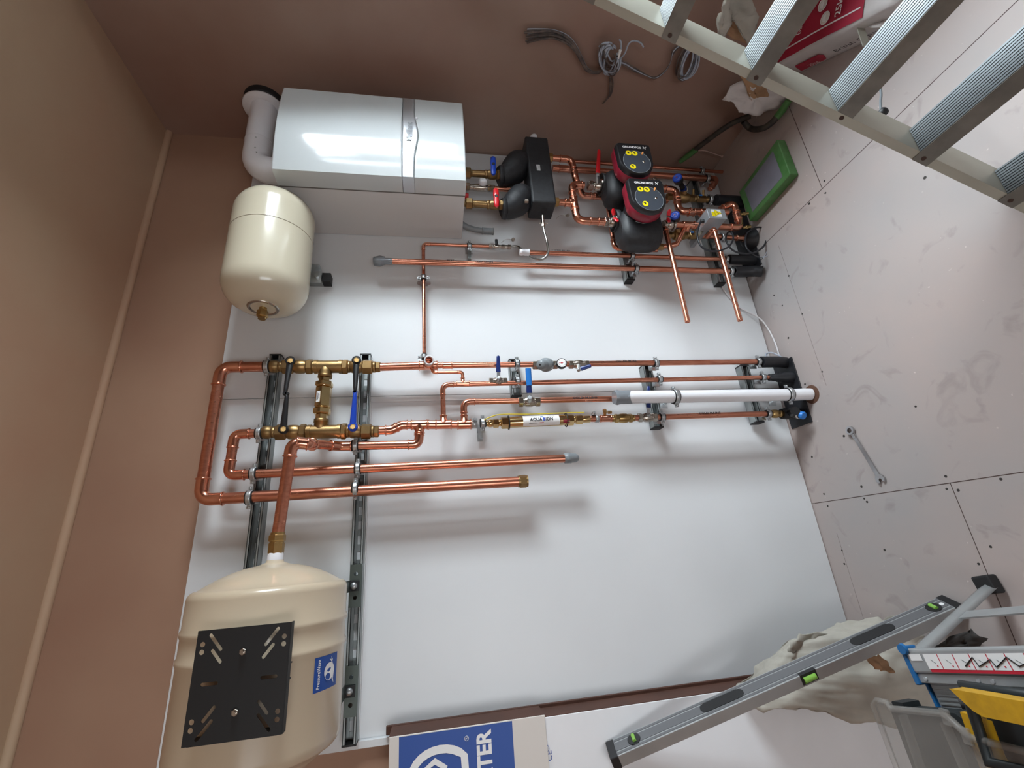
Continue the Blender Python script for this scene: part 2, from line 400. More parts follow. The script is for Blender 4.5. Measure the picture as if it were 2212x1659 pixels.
# ---------------------------------------------------------------- channels
def channel_x(name, label, x0, x1, z, cap0=True, cap1=True, slots=True, group='long slotted steel channels'):
    t = thing(name, label, 'channel', ((x0 + x1) / 2, YB, z), group)
    h = .0205; q = MB()
    yb, yf = YB - .0005, YF
    for s in (1, -1):
        q.bx(x0, x1, yb, yf, z + s * h, z + s * (h - .0025))
        q.bx(x0, x1, yf, yf + .0022, z + s * (h - .0005), z + s * (h - .0095))
        q.bx(x0, x1, yf, yf + .007, z + s * (h - .0075), z + s * (h - .0095))
        q.bx(x0, x1, yb, yb - .0025, z + s * h, z + s * .006)
    x = x0
    while x < x1:
        e = min(x + .022, x1); q.bx(x, e, yb, yb - .0025, z - .007, z + .007); x += .05
    q.build('channel_body', 'strut', t)
    for c, xx, sg in ((cap0, x0, -1), (cap1, x1, 1)):
        if c: MB().bx(xx, xx + sg * .006, yb, yf - .001, z - h - .001, z + h + .001).build('end_cap', 'rubber', t, bevel=.001)
    return t
def channel_z(label, x, z0, z1): pass
R1Z, R2Z = P(594, 773, YF).z, P(788, 771, YF).z - .002
channel_x('strut_channel', 'upper long slotted steel channel near the ceiling, running behind the big tank', -.45, .79, R1Z)
channel_x('strut_channel', 'lower long slotted steel channel along the top of the sunken bay', -.50, .79, R2Z)
def short_channel(label, ua, va, ub, vb):
    a, c = P(ua, va, YF), P(ub, vb, YF)
    return channel_x('strut_channel', label, min(a.x, c.x), max(a.x, c.x), (a.z + c.z) / 2, group='short steel channels')
short_channel('short steel channel between the blue levers, with a black end cap', 1112, 778, 1114, 853)
short_channel('short steel channel crossed by four pipes and the top of the white waste pipe', 1404, 790, 1417, 921)
short_channel('short steel channel lowest above the floor, behind the foot of the white waste pipe', 1616, 790, 1634, 910)
short_channel('short steel channel below the pumps holding the hot pipes', 1350, 505, 1356, 602)
short_channel('short steel channel near the floor on the pump side, behind the grey junction box', 1506, 392, 1552, 609)

# ---------------------------------------------------------------- fittings library
def clamp(label, p, axis, r, wall=YF, group='rubber lined pipe clamps', foot=False):
    p = V(p); ax = V(axis).normalized()
    t = thing('pipe_clamp', label, 'pipe clamp', p, group)
    MB().lathe(p - ax * .011, ax, [(0, r + .0005), (0, r + .0042), (.022, r + .0042), (.022, r + .0005)], 28).build('rubber_lining', 'rubber', t)
    q = MB().lathe(p - ax * .008, ax, [(0, r + .004), (.001, r + .0058), (.0045, r + .0066), (.008, r + .0056), (.0115, r + .0066), (.015, r + .0058), (.016, r + .004)], 32)
    side = ax.cross(V((0, 1, 0))).normalized()
    for s in (1, -1):
        c = p + side * s * (r + .0115)
        q.box(c + V((0, -.0022, 0)), (.014, .0022, .014), side, V((0, 1, 0)), ax)
        q.box(c + V((0, .0022, 0)), (.014, .0022, .014), side, V((0, 1, 0)), ax)
    q.build('band', 'galv', t)
    for s in (1, -1):
        c = p + side * s * (r + .0125)
        k = MB(); k.lathe(c + V((0, -.0075, 0)), (0, 1, 0), [(0, .0022), (.0012, .0042), (.0045, .0042), (.0045, .0022), (.012, .0022)], 12); k.build('screw', 'galv', t)
    k = MB(); top = p + V((0, r + .004, 0))
    if wall - top.y > .002:
        k.hex(top, top + V((0, .009, 0)) if wall - top.y > .012 else (top.x, wall, top.z), .0075)
        k.cyl(top, (top.x, wall + .012, top.z), .0045, n=12)
        k.box((top.x, wall - .002, top.z), (.034, .003, .034))
        k.build('stud', 'galv', t)
    if foot:
        f = MB(); f.prism(slot(0, 0, .06, .02, 0), (p.x, YB - .0005, p.z), (1, 0, 0), (0, 0, 1), 0, .003); f.build('base_plate', 'galv', t)
    return t
def run(label, pts, r, elbow=True, name='copper_pipe', group='copper pipes', m='copper', mf='copper_f', R=None, n=22, t=None, cap=True, wall=.0):
    pts = [V(p) for p in pts]
    if t is None: t = thing(name, label, 'pipe', pts[0], group)
    R = R or r * 2.3
    segs = []; cur = pts[0]; path = [pts[0]]
    for i in range(1, len(pts) - 1):
        p, q, arc = arc_corner(pts[i - 1], pts[i], pts[i + 1], R)
        if elbow:
            segs.append((cur, p)); cur = q
            k = MB(); d1 = (pts[i - 1] - pts[i]).normalized(); d2 = (pts[i + 1] - pts[i]).normalized()
            so = min(r * 1.7, (pts[i] - pts[i - 1]).length * .3, (pts[i + 1] - pts[i]).length * .3)
            k.tube([p + d1 * so] + arc + [q + d2 * so], r * 1.1, n)
            k.bead(p + d1 * so * .96, d1, r * 1.1, r * .13); k.bead(q + d2 * so * .96, d2, r * 1.1, r * .13)
            k.build('elbow', mf, t)
        else:
            path += arc
    if elbow:
        segs.append((cur, pts[-1])); k = MB()
        for a, c in segs:
            if (c - a).length > 1e-4: k.cyl(a, c, r, n=n)
        k.build('tube', m, t)
    else:
        MB().tube(path + [pts[-1]], r, n).build('tube', m, t)
    return t
def coupling(t, a, c, r, name='coupling', m='copper_f'):
    a, c = V(a), V(c); d = (c - a).normalized(); k = MB()
    k.cyl(a, c, r * 1.1); k.bead(a + d * r * .12, d, r * 1.1, r * .13); k.bead(c - d * r * .12, d, r * 1.1, r * .13)
    return k.build(name, m, t)
def tee(t, p, ax, br, r, rb=None, L=None, Lb=None, m='copper_f'):
    p, ax, br = V(p), V(ax).normalized(), V(br).normalized(); rb = rb or r; L = L or r * 2.1; Lb = Lb or r + rb * 1.8
    k = MB(); k.cyl(p - ax * L, p + ax * L, r * 1.12); k.cyl(p, p + br * Lb, rb * 1.12)
    k.lathe(p + br * r * .4, br, [(0, r * 1.2), (r * .7, rb * 1.28), (r * 1.1, rb * 1.12)])
    for s in (1, -1): k.bead(p + ax * s * L * .95, ax, r * 1.12, r * .13)
    k.bead(p + br * Lb * .95, br, rb * 1.12, rb * .13)
    return k.build('tee', m, t)
def chain(t, p0, p1, segs, name='body', m='brass', ref=None):
    # segs: (relative length, radius, kind) kind 'h' hexagon 'r' round 'd' domed round
    p0, p1 = V(p0), V(p1); d = p1 - p0; tot = sum(s[0] for s in segs); q = MB(); a = 0
    for L, r, k in segs:
        c = a + L; pa, pb = p0 + d * (a / tot), p0 + d * (c / tot); l = (pb - pa).length
        if k == 'h': q.hex(pa, pb, r, ref)
        elif k == 'd': q.lathe(pa, d, [(0, r * .8), (l * .2, r * .96), (l * .5, r), (l * .8, r * .96), (l, r * .8)])
        else: q.lathe(pa, d, [(0, r * .96), (l * .08, r), (l * .92, r), (l, r * .96)])
        a = c
    return q.build(name, m, t)
def lever(t, base, tip, w, th, m='navy', out=V((0, -1, 0)), stem_from=None, sm='galv', steel=.28, w2=None):
    base, tip = V(base), V(tip); d = tip - base; L = d.length; d.normalize(); side = d.cross(out).normalized(); w2 = w2 or w * .8
    if steel > 0:
        k = MB(); k.box(base + d * (L * steel / 2), (L * steel + .004, w * .8, th * .6), d, side, d.cross(side)); k.build('lever_arm', sm, t)
    k = MB(); a = base + d * L * max(steel - .04, 0)
    nn = d.cross(side)
    R = []
    for f_, s_ in ((0, .85), (.04, 1), (.5, .94), (.85, .9), (.96, .8), (1, .45)):
        c = a + (tip - a) * f_ ; ww = (w + (w2 - w) * f_) * s_ / 2; hh = th * (.9 if f_ < 1 else .5) / 2
        R.append([c + side * (ww * math.cos(2 * PI * (j + .5) / 12)) * 1.12 + nn * (hh * math.sin(2 * PI * (j + .5) / 12)) * 1.12 for j in range(12)])
    k.rings(R); k.build('lever', m, t)
    if stem_from is not None:
        k = MB(); sf = V(stem_from); dd = (base - sf).normalized(); k.cyl(sf, base + dd * th * .5, w * .45, n=14); k.hex(base, base + dd * th * 1.3, w * .42); k.build('stem', sm, t)
def ball_valve(label, pc, axis, L, r, m='nickel', group='ball valves', t=None):
    pc, ax = V(pc), V(axis).normalized()
    if t is None: t = thing('ball_valve', label, 'valve', pc, group)
    chain(t, pc - ax * L / 2, pc + ax * L / 2, [(.22, r, 'h'), (.06, r * .82, 'r'), (.44, r * 1.02, 'd'), (.06, r * .82, 'r'), (.22, r, 'h')], 'valve_body', m)
    return t
DN = V((0, 0, -1))

# ---------------------------------------------------------------- boiler
X0, X1, YFB, ZB, ZT = 1.405, 1.835, -.392, 1.455, 2.177
t = thing('boiler', 'white wall-hung boiler with silver band across its glossy front', 'boiler', (1.62, YB, ZB))
MB().bx(X0 + .003, X1 - .003, YB - .001, -.296, ZB, ZT).build('casing', 'enamel_s', t, bevel=.004)
def cover(x):   # bulged front
    s = (x - (X0 + X1) / 2) / ((X1 - X0) / 2); return YFB - .022 * (1 - s * s) + .010
def front_piece(name, z0f, z1f, m, off=0, th=.02, n=24, y_in=None):
    q = MB(); xs = [X0 + (X1 - X0) * i / n for i in range(n + 1)]; rings = []
    for x in xs:
        y = cover(x) - off; yi = -.300 if y_in is None else y_in
        rings.append([V((x, yi, z0f(x))), V((x, y, z0f(x))), V((x, y, z1f(x))), V((x, yi, z1f(x)))])
    q.rings(rings, smooth=False); o = q.build(name, m, t, bevel=.005, auto=30)
    return o
zb1, zb0 = P(869, 290, -.40).z, P(894, 290, -.40).z
s_ = lambda x: (x - (X0 + X1) / 2) / ((X1 - X0) / 2)
dip = lambda x: zb0 - .017 * math.exp(-((s_(x) + .05) / .38) ** 2)
front_piece('front_panel', lambda x: zb1 + .0015, lambda x: ZT + .002, 'enamel')
front_piece('control_flap', lambda x: ZB, lambda x: dip(x) - .0015, 'enamel')
front_piece('silver_band', dip, lambda x: zb1, 'silver', off=.001)
MB().bx(X0 - .001, X1 + .001, -.3005, -.2955, ZB, ZT).build('seam', mat('grey_seam', srgb(110, 106, 102), .6), t)
tl = text('badge_lettering', 'Vaillant', P(885, 284, -.4045), (1, 0, 0), (0, 0, 1), .034, 'silver_d', t, bold=.035, lift=.003, width=.098)
q = MB(); c = P(884, 296.5, -.4035) + V((-.012, -.0015, 0)); q.prism([(-.008, -.008), (.004, -.009), (.008, .0), (.004, .009), (-.008, .008), (-.005, 0)], c, (1, 0, 0), (0, 0, 1), 0, .003); q.build('badge', 'silver_d', t)
q = MB(); c = P(900, 255, -.402); q.lathe(c + V((0, .004, 0)), (0, -1, 0), [(0, .005), (.005, .005), (.006, .003)], 12); q.build('flap_latch', 'white', t)
# flue elbow
t = thing('flue_pipe', 'white flue elbow rising from the boiler top into the side wall', 'flue pipe', (1.58, -.2, ZT))
cz = 2.318
run('', [(1.575, -.2, ZT - .01), (1.575, -.2, cz), (XR + .02, -.2, cz)], .054, elbow=False, R=.075, m='white', t=t, n=32)
k = MB(); k.lathe((XR - .045, -.2, cz), (1, 0, 0), [(0, .055), (0, .085), (.007, .088), (.007, .055)], 36); k.build('wall_flange', 'white', t)
k = MB(); k.lathe((XR - .032, -.2, cz), (1, 0, 0), [(0, .056), (0, .078), (.012, .084), (.034, .086)], 36); k.build('wall_seal', 'rubber', t)
k = MB(); k.lathe((1.72, -.2, cz), (1, 0, 0), [(0, .0542), (.001, .0552), (.003, .0552), (.004, .0542)], 32); k.build('joint_ring', 'white', t)
for u, v in ((553, 297), (551, 319), (554, 329)):
    p = P(u, v, -.2 - .052); MB().lathe(p, (0, -1, 0), [(0, .003), (.003, .0025)], 10).build('screw', 'galv', t)

# ---------------------------------------------------------------- small vessel
def sweep_vessel(t, ax0, R, x0, x1, prof0, prof1, m, ridge=()):
    y, z = ax0; q = MB(); pr = []
    for dx, rr in prof0: pr.append((x0 + dx, rr))
    for xr_ in ridge: pr += [(xr_ - .004, R), (xr_ - .0015, R + .0018), (xr_ + .0015, R + .0018), (xr_ + .004, R)]
    for dx, rr in prof1: pr.append((x1 + dx, rr))
    q.lathe((0, y, z), (1, 0, 0), pr, 64); return q.build('shell', m, t)
def dome(R, h, flat, n=10):
    return [(h * (1 - math.cos(PI / 2 * k / n)), R * (flat + (1 - flat) * math.sin(PI / 2 * k / n)) if k else R * flat * .6) for k in range(n + 1)]
vy, vz, vR = -.222, 2.205, .146
t = thing('expansion_vessel', 'small glossy cream expansion vessel lying sideways beside the boiler', 'expansion vessel', (1.12, vy, vz))
dm = dome(vR, .095, .36)
sweep_vessel(t, (vy, vz), vR, .905, 1.395, dm, [(-a, b) for a, b in dm[::-1]], 'cream')
k = MB(); k.lathe((1.205, vy, vz), (1, 0, 0), [(-.0015, vR - .001), (-.001, vR + .0008), (.001, vR + .0008), (.0015, vR - .001)], 64); k.build('seam', mat('vessel_seam', srgb(150, 140, 118), .5), t)
k = MB(); k.lathe((.912, vy, vz), (-1, 0, 0), [(-.012, .050), (-.004, .052), (.006, .054), (.010, .050), (.009, .044), (.001, .036)], 40); k.build('flange', 'nickel', t)
k = MB(); k.hex((.895, vy, vz), (.868, vy, vz), .019); k.cyl((.93, vy, vz), (.86, vy, vz), .013); k.build('brass_nut', 'brass', t)
MB().lathe((.912, vy, vz), (-1, 0, 0), [(.0, .036), (.002, .035), (.003, .02)], 30).build('flange_well', 'black', t)
t2 = channel_ = thing('strut_channel', 'upright short steel channel with black end cap behind the cream vessel', 'channel', P(700, 595, YF), 'short steel channels')
zt, zb_ = 2.3, P(712, 597, YF).z; xc = P(712, 599, YF).x
q = MB(); yb = YB - .0005
for s in (1, -1): q.bx(xc + s * .0205, xc + s * .018, yb, YF, zb_ + .004, zt); q.bx(xc + s * .0205, xc + s * .011, YF, YF + .0022, zb_ + .004, zt)
q.bx(xc - .0205, xc + .0205, yb, yb - .0025, zb_ + .004, zt); q.build('channel_body', 'strut', t2)
MB().bx(xc - .021, xc + .021, yb, YF - .001, zb_ - .004, zb_ + .03).build('end_cap', 'rubber', t2, bevel=.001)
q = MB(); zz = P(684, 585, YF).z; q.bx(xc - .03, xc + .03, YF - .001, YF - .005, zz - .022, zz + .04); q.bx(xc + .026, xc + .03, YF - .001, YF - .05, zz - .022, zz + .04)
q.box((xc + .0, (YF + vy) / 2 - .01, zz + .06), (.05, .09, .05)); q.build('vessel_bracket', 'galv', t2)
MB().hex((xc, YF - .004, zz - .004), (xc, YF - .013, zz - .004), .011).build('bolt', 'galv', t2)

# ---------------------------------------------------------------- large tank
ty, tz, tR = -.292, 2.055, .2
t = thing('expansion_tank', 'large beige expansion tank lying sideways at the top left', 'expansion tank', (-.2, ty, tz))
def dome2(R, h, nk):
    out = [(0, nk * .9), (0, nk), (.006, nk + .002)]
    for k in range(1, 9):
        a = k / 8; r = nk + (R * .9 - nk) * a; out.append((.012 + h * (a ** 1.9) * .72, r))
    for k in range(1, 7):
        a = PI / 2 * k / 6; out.append((.012 + h * .72 + h * .28 * (1 - math.cos(a)), R * .9 + R * .1 * math.sin(a)))
    return out
dmr = dome2(tR, .075, .022); xe = .035
prof = [(-.505 + a, r) for a, r in dome2(tR, .1, .02)]
for xr_ in (-.190, -.128): prof += [(xr_ - .012, tR), (xr_ - .004, tR + .0035), (xr_ + .004, tR + .0035), (xr_ + .010, tR)]
prof += [(xe - a, r) for a, r in dmr[::-1]]
q = MB(); q.lathe((0, ty, tz), (1, 0, 0), prof, 72); q.build('shell', 'cream2', t)
MB().lathe((xe - .004, ty, tz), (1, 0, 0), [(0, .022), (.018, .021), (.024, .0185)], 24).build('inlet_nozzle', 'white', t)
# bracket plate facing the room
PY_ = ty - tR - .035
cs = [P(430, 1363, PY_), P(635, 1343, PY_), P(603, 1585, PY_), P(390, 1618, PY_)]
pc = sum(cs, V((0, 0, 0))) / 4
hw, hh = .5 * ((cs[0] - cs[3]).length + (cs[1] - cs[2]).length) / 2, .5 * ((cs[0] - cs[1]).length + (cs[3] - cs[2]).length) / 2
loops = [[(-hw, -hh), (hw, -hh), (hw, hh), (-hw, hh)]]
for sx_ in (1, -1):
    for sz_ in (1, -1):
        an = math.atan2(sz_ * .8, sx_)
        loops.append(slot(sx_ * hw * .76, sz_ * hh * .60, hw * .42, .0075, an)); loops.append(slot(sx_ * hw * .50, sz_ * hh * .55, hw * .34, .0075, an))
        loops.append(circle(sx_ * hw * .74, sz_ * hh * .87, .0055, 14)); loops.append(circle(sx_ * hw * .60, sz_ * hh * .87, .0055, 14))
loops += [slot(hw * .02, hh * .62, hh * .36, .0075, PI / 2), slot(hw * .02, -hh * .62, hh * .36, .0075, PI / 2)]
holes_plate('pump_bracket_plate', loops, pc, (1, 0, 0), (0, 0, 1), .0025, 'plate_k', t)
q = MB(); q.bx(pc.x - hw, pc.x + hw, PY_, PY_ + .022, pc.z - hh - .001, pc.z - hh + .0015)
for sx_ in (-1, 1): q.bx(pc.x + sx_ * hw * .55 - .05, pc.x + sx_ * hw * .55 - .044, PY_, PY_ + .045, pc.z - hh * .9, pc.z + hh * .9); 
q.bx(pc.x - .012, pc.x - .009, PY_, PY_ + .035, pc.z - hh, pc.z + hh); q.bx(pc.x + .02, pc.x + .023, PY_, PY_ + .035, pc.z - hh, pc.z + hh)
q.build('plate_flange', 'plate_k', t)
for (u, v) in ((526, 1407), (509, 1538)):
    p = P(u, v, PY_ - .002); k = MB(); k.hex(p, p + V((0, -.007, 0)), .0075); k.cyl(p, p + V((0, -.012, 0)), .004, n=12); k.build('plate_nut', 'nickel', t)
# sticker wrapped on the shell
def oncyl(u, v, R):
    d = ray(u, v); oy, oz = CAM.y - ty, CAM.z - tz
    A = d.y ** 2 + d.z ** 2; B = 2 * (oy * d.y + oz * d.z); Cc = oy * oy + oz * oz - R * R
    k = (-B - math.sqrt(max(B * B - 4 * A * Cc, 0))) / (2 * A); p = CAM + d * k; return p.x, math.atan2(p.z - tz, -(p.y - ty))
cor = [oncyl(u, v, tR) for u, v in ((681, 1418), (728, 1411), (724, 1482), (675, 1496))]
sx0 = (cor[2][0] + cor[3][0]) / 2; sx1 = (cor[0][0] + cor[1][0]) / 2; th1 = (cor[0][1] + cor[3][1]) / 2; th0 = (cor[1][1] + cor[2][1]) / 2
def tc(x, th, lift=.0): return V((x, ty - math.cos(th) * (tR + lift), tz + math.sin(th) * (tR + lift)))
q = MB(); n = 14
q.add([tc(sx0 + (sx1 - sx0) * i / 2, th0 + (th1 - th0) * j / n, .0007) for i in range(3) for j in range(n + 1)], [(i * (n + 1) + j, i * (n + 1) + j + 1, (i + 1) * (n + 1) + j + 1, (i + 1) * (n + 1) + j) for i in range(2) for j in range(n)], True)
stk = q.build('sticker', 'print_b', t)
def tank_decal(name, vs, fs, cxn, cyn, w, m):
    q = MB(); W = sx1 - sx0; H = th1 - th0
    q.add([tc(sx0 + W * (cxn + a * w), th0 + H * cyn + b * w * W / tR, .0014) for a, b in vs], fs); q.build(name, m, stk)
vs, fs = text_data('PressureWave', 1, .015); xs = [a for a, b in vs]; sc = 1 / (max(xs) - min(xs))
tank_decal('sticker_lettering', [(a * sc, b * sc * 1.25) for a, b in vs], fs, .5, .84, .84, 'print_w')
def blob(pts): return pts, [tuple(range(len(pts)))]
tank_decal('globe_emblem', *blob([(math.cos(a) * .5 , math.sin(a) * .5) for a in [2 * PI * k / 28 for k in range(28)]]), .5, .40, .52, 'print_w')
tank_decal('globe_emblem', *blob([(-.30 + .22 * math.cos(a), .12 + .25 * math.sin(a)) for a in [2 * PI * k / 12 for k in range(12)]]), .5, .41, .5, 'print_b')
tank_decal('globe_emblem', *blob([(-.75, -.5), (-.5, -.28), (0, -.40), (.6, -.18), (.72, -.05), (.5, -.26), (0, -.5), (-.5, -.42)]), .5, .40, .52, 'print_w')
tank_decal('globe_emblem', *blob([(.3, .0), (.62, .34), (.5, .05), (.8, .12), (.5, -.1)]), .62, .30, .4, 'print_w')
# support brackets on the lower channel
for (v0, vb_, v1) in ((1220, 1266, 1313), (1438, 1492, 1549)):
    a, c = P(760, v0, YF - .003), P(757, v1, YF - .003); m_ = P(759, vb_, YF - .003)
    tt = thing('tank_bracket', ('upper' if 0 else '') + ('flat perforated plate bolted to the lower channel nearer the pipes' if v0 < 1300 else 'flat perforated plate bolted to the lower channel at its far left end'), 'bracket', m_, 'tank mounting plates')
    holes_plate('plate', [[(c.x - m_.x, -.0195), (a.x - m_.x, -.0195), (a.x - m_.x, .0195), (c.x - m_.x, .0195)], circle((a.x - m_.x) * .55, 0, .0065), circle((c.x - m_.x) * .55, 0, .0065)], (m_.x, YF - .0035, R2Z), (1, 0, 0), (0, 0, 1), .005, 'plate', tt)
    MB().box((m_.x, YF - .010, R2Z + .004), (.032, .008, .034)).build('rubber_pad', 'rubber', tt, bevel=.001)
    MB().lathe((m_.x, YF - .013, R2Z + .004), (0, -1, 0), [(0, .0115), (.004, .011), (.008, .007), (.009, .003)], 20).build('bolt', 'galv', tt)
    # strap going up to the tank
    MB().bx(m_.x - .018, m_.x + .018, YF - .005, ty + tR * .7, R2Z + .016, R2Z + .02).build('arm', 'plate', tt)

# ---------------------------------------------------------------- pipework, left group
r35 = .0190; r28 = .0158; r22 = .0118; r15 = .0078
# A : big return loop at top
a0, a1, a2, a3 = P(575, 792, YP), P(478, 793, YP), P(432, 1080, YP), P(1125, 1040, YP)
tA = run('thick copper loop pipe closest to the ceiling, its long leg ending in a brass cap', [a0, a1, a2, a3], r35, R=.038)
d = (a3 - a2).normalized(); q = MB(); q.hex(a3 - d * .006, a3 + d * .022, .0235); q.lathe(a3 - d * .01, d, [(0, .0215), (.008, .0215)], 24); q.cyl(a3 + d * .02, a3 + d * .026, .021); q.build('end_cap', 'brass_d', tA)
# B
b0, b1, b2, b3 = P(562, 936, YP), P(507, 938, YP), P(493, 1027, YP), P(1225, 990, YP)
tB = run('copper pipe with small hairpin at top, its long leg ending in a grey cap', [b0, b1, b2, b3], r28, R=.024)
d = (b3 - b2).normalized(); q = MB(); q.lathe(b3 - d * .012, d, [(0, .0165), (.002, .0195), (.026, .0205), (.028, .0185), (.046, .0175), (.056, .012), (.060, .004)], 28); q.build('end_cap', 'grey', tB)
clamp('pipe clamp at top of the thick loop pipe, above the black lever valve', P(577, 792, YP), (0, 0, 1), r35)
clamp('pipe clamp on the upper channel above the lower brass valve row', P(560, 936, YP), (0, 0, 1), r28)
clamp('pipe clamp on upper channel holding the grey-capped pipe', P(548, 1023, YP), (0, 0, 1), r28)
clamp('pipe clamp on upper channel holding the brass-capped thick pipe', P(540, 1075, YP), (0, 0, 1), r35)
clamp('pipe clamp on lower channel beside the blue lever', P(768, 962, YP), (0, 0, 1), r28)
clamp('pipe clamp on lower channel holding the grey-capped pipe', P(773, 1012, YP), (0, 0, 1), r28)
clamp('pipe clamp on lower channel holding the brass-capped thick pipe', P(768, 1056, YP), (0, 0, 1), r35)

# brass bypass assembly
tb = thing('bypass_valve_set', 'brass H-shaped valve bypass with three black levers and one blue lever', 'valve assembly', P(700, 792, YP))
def row(ua, ub, va, vb, mid, nm):
    a, c = P(ua, va, YP), P(ub, vb, YP)
    L = [(20, .0240, 'd'), (8, .020, 'r'), (24, .0285, 'h'), (28, .0265, 'd'), (14, .0300, 'h'), (4, .023, 'r')]
    a1_ = P(ua + 98, va + (vb - va) * .4, YP)
    chain(tb, a, a1_, L, nm, 'brass_d')
    a2_ = P(ub - 82, va + (vb - va) * .66, YP)
    a1_.x = a2_.x = (a.x + c.x) / 2
    q = MB(); q.cyl(a1_, a2_, .0245); q.lathe(a1_, a2_ - a1_, [(0, .0272), (.012, .0272)], 24); ll = (a2_ - a1_).length
    q.lathe(a1_ + (a2_ - a1_).normalized() * (ll - .012), a2_ - a1_, [(0, .0272), (.012, .0272)], 24)
    q.build('tee', 'brass_d', tb)
    chain(tb, a2_, c, [(12, .0300, 'h'), (5, .023, 'r'), (26, .0265, 'd'), (22, .0285, 'h'), (6, .022, 'r'), (11, .0220, 'h')], nm, 'brass_d')
    return (a1_ + a2_) / 2
mt = row(582, 822, 792, 793, 0, 'valve_body')
mb_ = row(567, 819, 934, 932, 0, 'valve_body')
mt2, mb2 = P(704, 792, YP), P(692, 933, YP)
ax = (mb2 - mt2); axn = ax.normalized()
for o_, sg in ((mt2, 1), (mb2, -1)):
    MB().lathe(o_, axn * sg, [(0, .0235), (.034, .0235), (.034, .0258), (.046, .0258), (.046, .02)], 24).build('tee_branch', 'brass_d', tb)
chain(tb, mt2 + axn * .046, mb2 - axn * .046, [(13, .0215, 'h'), (13, .0325, 'h'), (2, .028, 'r'), (56, .0290, 'h'), (2, .028, 'r'), (16, .0315, 'h'), (14, .0215, 'h')], 'check_valve', 'gold')
cvp = (mt2 + mb2) / 2
q = MB(); up = V((0, -1, .55)).normalized(); sd = axn.cross(up).normalized(); c = cvp + up * .0262
q.box(c, (.042, .016, .0012), axn, sd, up); q.build('maker_label', 'print_w', tb)
for k in range(3): MB().box(c + up * .0009 + sd * (.0045 - k * .0045), (.03 - k * .006, .0018, .0006), axn, sd, up).build('label_print', 'ink', tb)
for (bu, bv, tu, tv, m_) in ((627, 779, 616, 850, 'black'), (612, 927, 620, 851, 'black'), (770, 778, 767, 846, 'black'), (762, 922, 767, 847, 'blue')):
    y_ = YP - .052; base, tip = P(bu, bv, y_), P(tu, tv, y_ - .008)
    lever(tb, base, tip, .022, .013, m_, stem_from=P(bu, bv, YP - .02) * 1, sm='brass', steel=0, w2=.014)
    k = MB(); k.lathe(base + V((0, .007, 0)), (0, -1, 0), [(0, .0165), (.01, .017), (.012, .014)], 24); k.build('lever_hub', m_, tb)
    MB().lathe(tip, (0, -1, 0), [(-.006, .006), (.0, .0088), (.006, .006)], 14).build('lever_tip', m_, tb)
    MB().hex(base + V((0, -.004, 0)), base + V((0, -.011, 0)), .0075).build('lever_nut', 'brass', tb)

# C : main cold run below lower brass row with tees
c0 = P(817, 930, YP); c1 = P(845, 929, YP); c2 = P(868, 918, YP); c3 = P(1016, 917, YP)
tC = run('copper header pipe under the brass bypass carrying three tees', [c0, c1, c2, c3], r28, R=.03)
pt = P(906, 917.5, YP); tee(tC, pt, (0, 0, 1), (-1, 0, 0), r28, L=.03, Lb=.034)
pt2 = P(958, 917, YP); tee(tC, pt2, (0, 0, 1), (1, 0, 0), r28, r22, L=.03, Lb=.036)
pt3 = P(1003, 917, YP); tee(tC, pt3, (0, 0, 1), (1, 0, 0), r28, r22, L=.026, Lb=.036)
coupling(tC, P(925, 917.5, YP), P(943, 917.5, YP), r28)
# branch to the tank
e0 = pt + V((-.03, 0, 0)); e1 = P(904, 960, YP); e2 = P(735, 964, YP); e3 = P(676, 959.5, YP - .075); e4 = P(630, 953, YP - .12)
nz = V((xe + .03, ty, tz)); 
tD = run('copper branch pipe bending forward and across to the big tank', [e0, e1, e2, e3], r28, R=.03)
tyE = ty; e4 = P(631, 955, tyE); e5 = V((nz.x + .034, tyE, nz.z))
e3b = P(672, 960, tyE + .02)
run('', [e3, e3b + V((0, 0, -.002)), e4, e5], .0172, t=tD, R=.032)
q = MB(); q.hex(e5 + V((.006, 0, 0)), e5 + V((-.014, 0, 0)), .0235); q.cyl(e5 + V((.012, 0, 0)), nz, .0195); q.hex(e5 + V((-.016, 0, 0)), e5 + V((-.047, 0, 0)), .022); q.build('compression_nut', 'brass', tD)
# B2 riser (middle)
f0 = pt2 + V((.03, 0, 0)); f1 = P(957.5, 831, YP); f2 = P(1690, 814.5, YP); f1.z = f1.z
tF = run('copper pipe with navy lever valve, second of the risers right of the white waste pipe', [f0, V((f1.x, YP, f0.z)), f2 + V((0, 0, 0))], .0098, R=.026)
a = P(1000, 828.5, YP); tee(tF, a, (0, 0, 1), (1, 0, 0), .0098, .007, L=.026, Lb=.024)
g0 = pt3 + V((.03, 0, 0)); g1 = P(1008, 868, YP); g2 = P(1345, 861, YP)
tG = run('copper pipe marked COLD MAINS entering behind the taped end of the waste pipe', [g0, V((g1.x, YP, g0.z)), P(1400, 860, YP)], r22, R=.026)
text_cyl('handwriting', 'COLD MAINS', P(1262, 862.5, YP), (0, 0, -1), (.16, -1, 0), r22, 1, .012, 'ink', tG, width=.105)
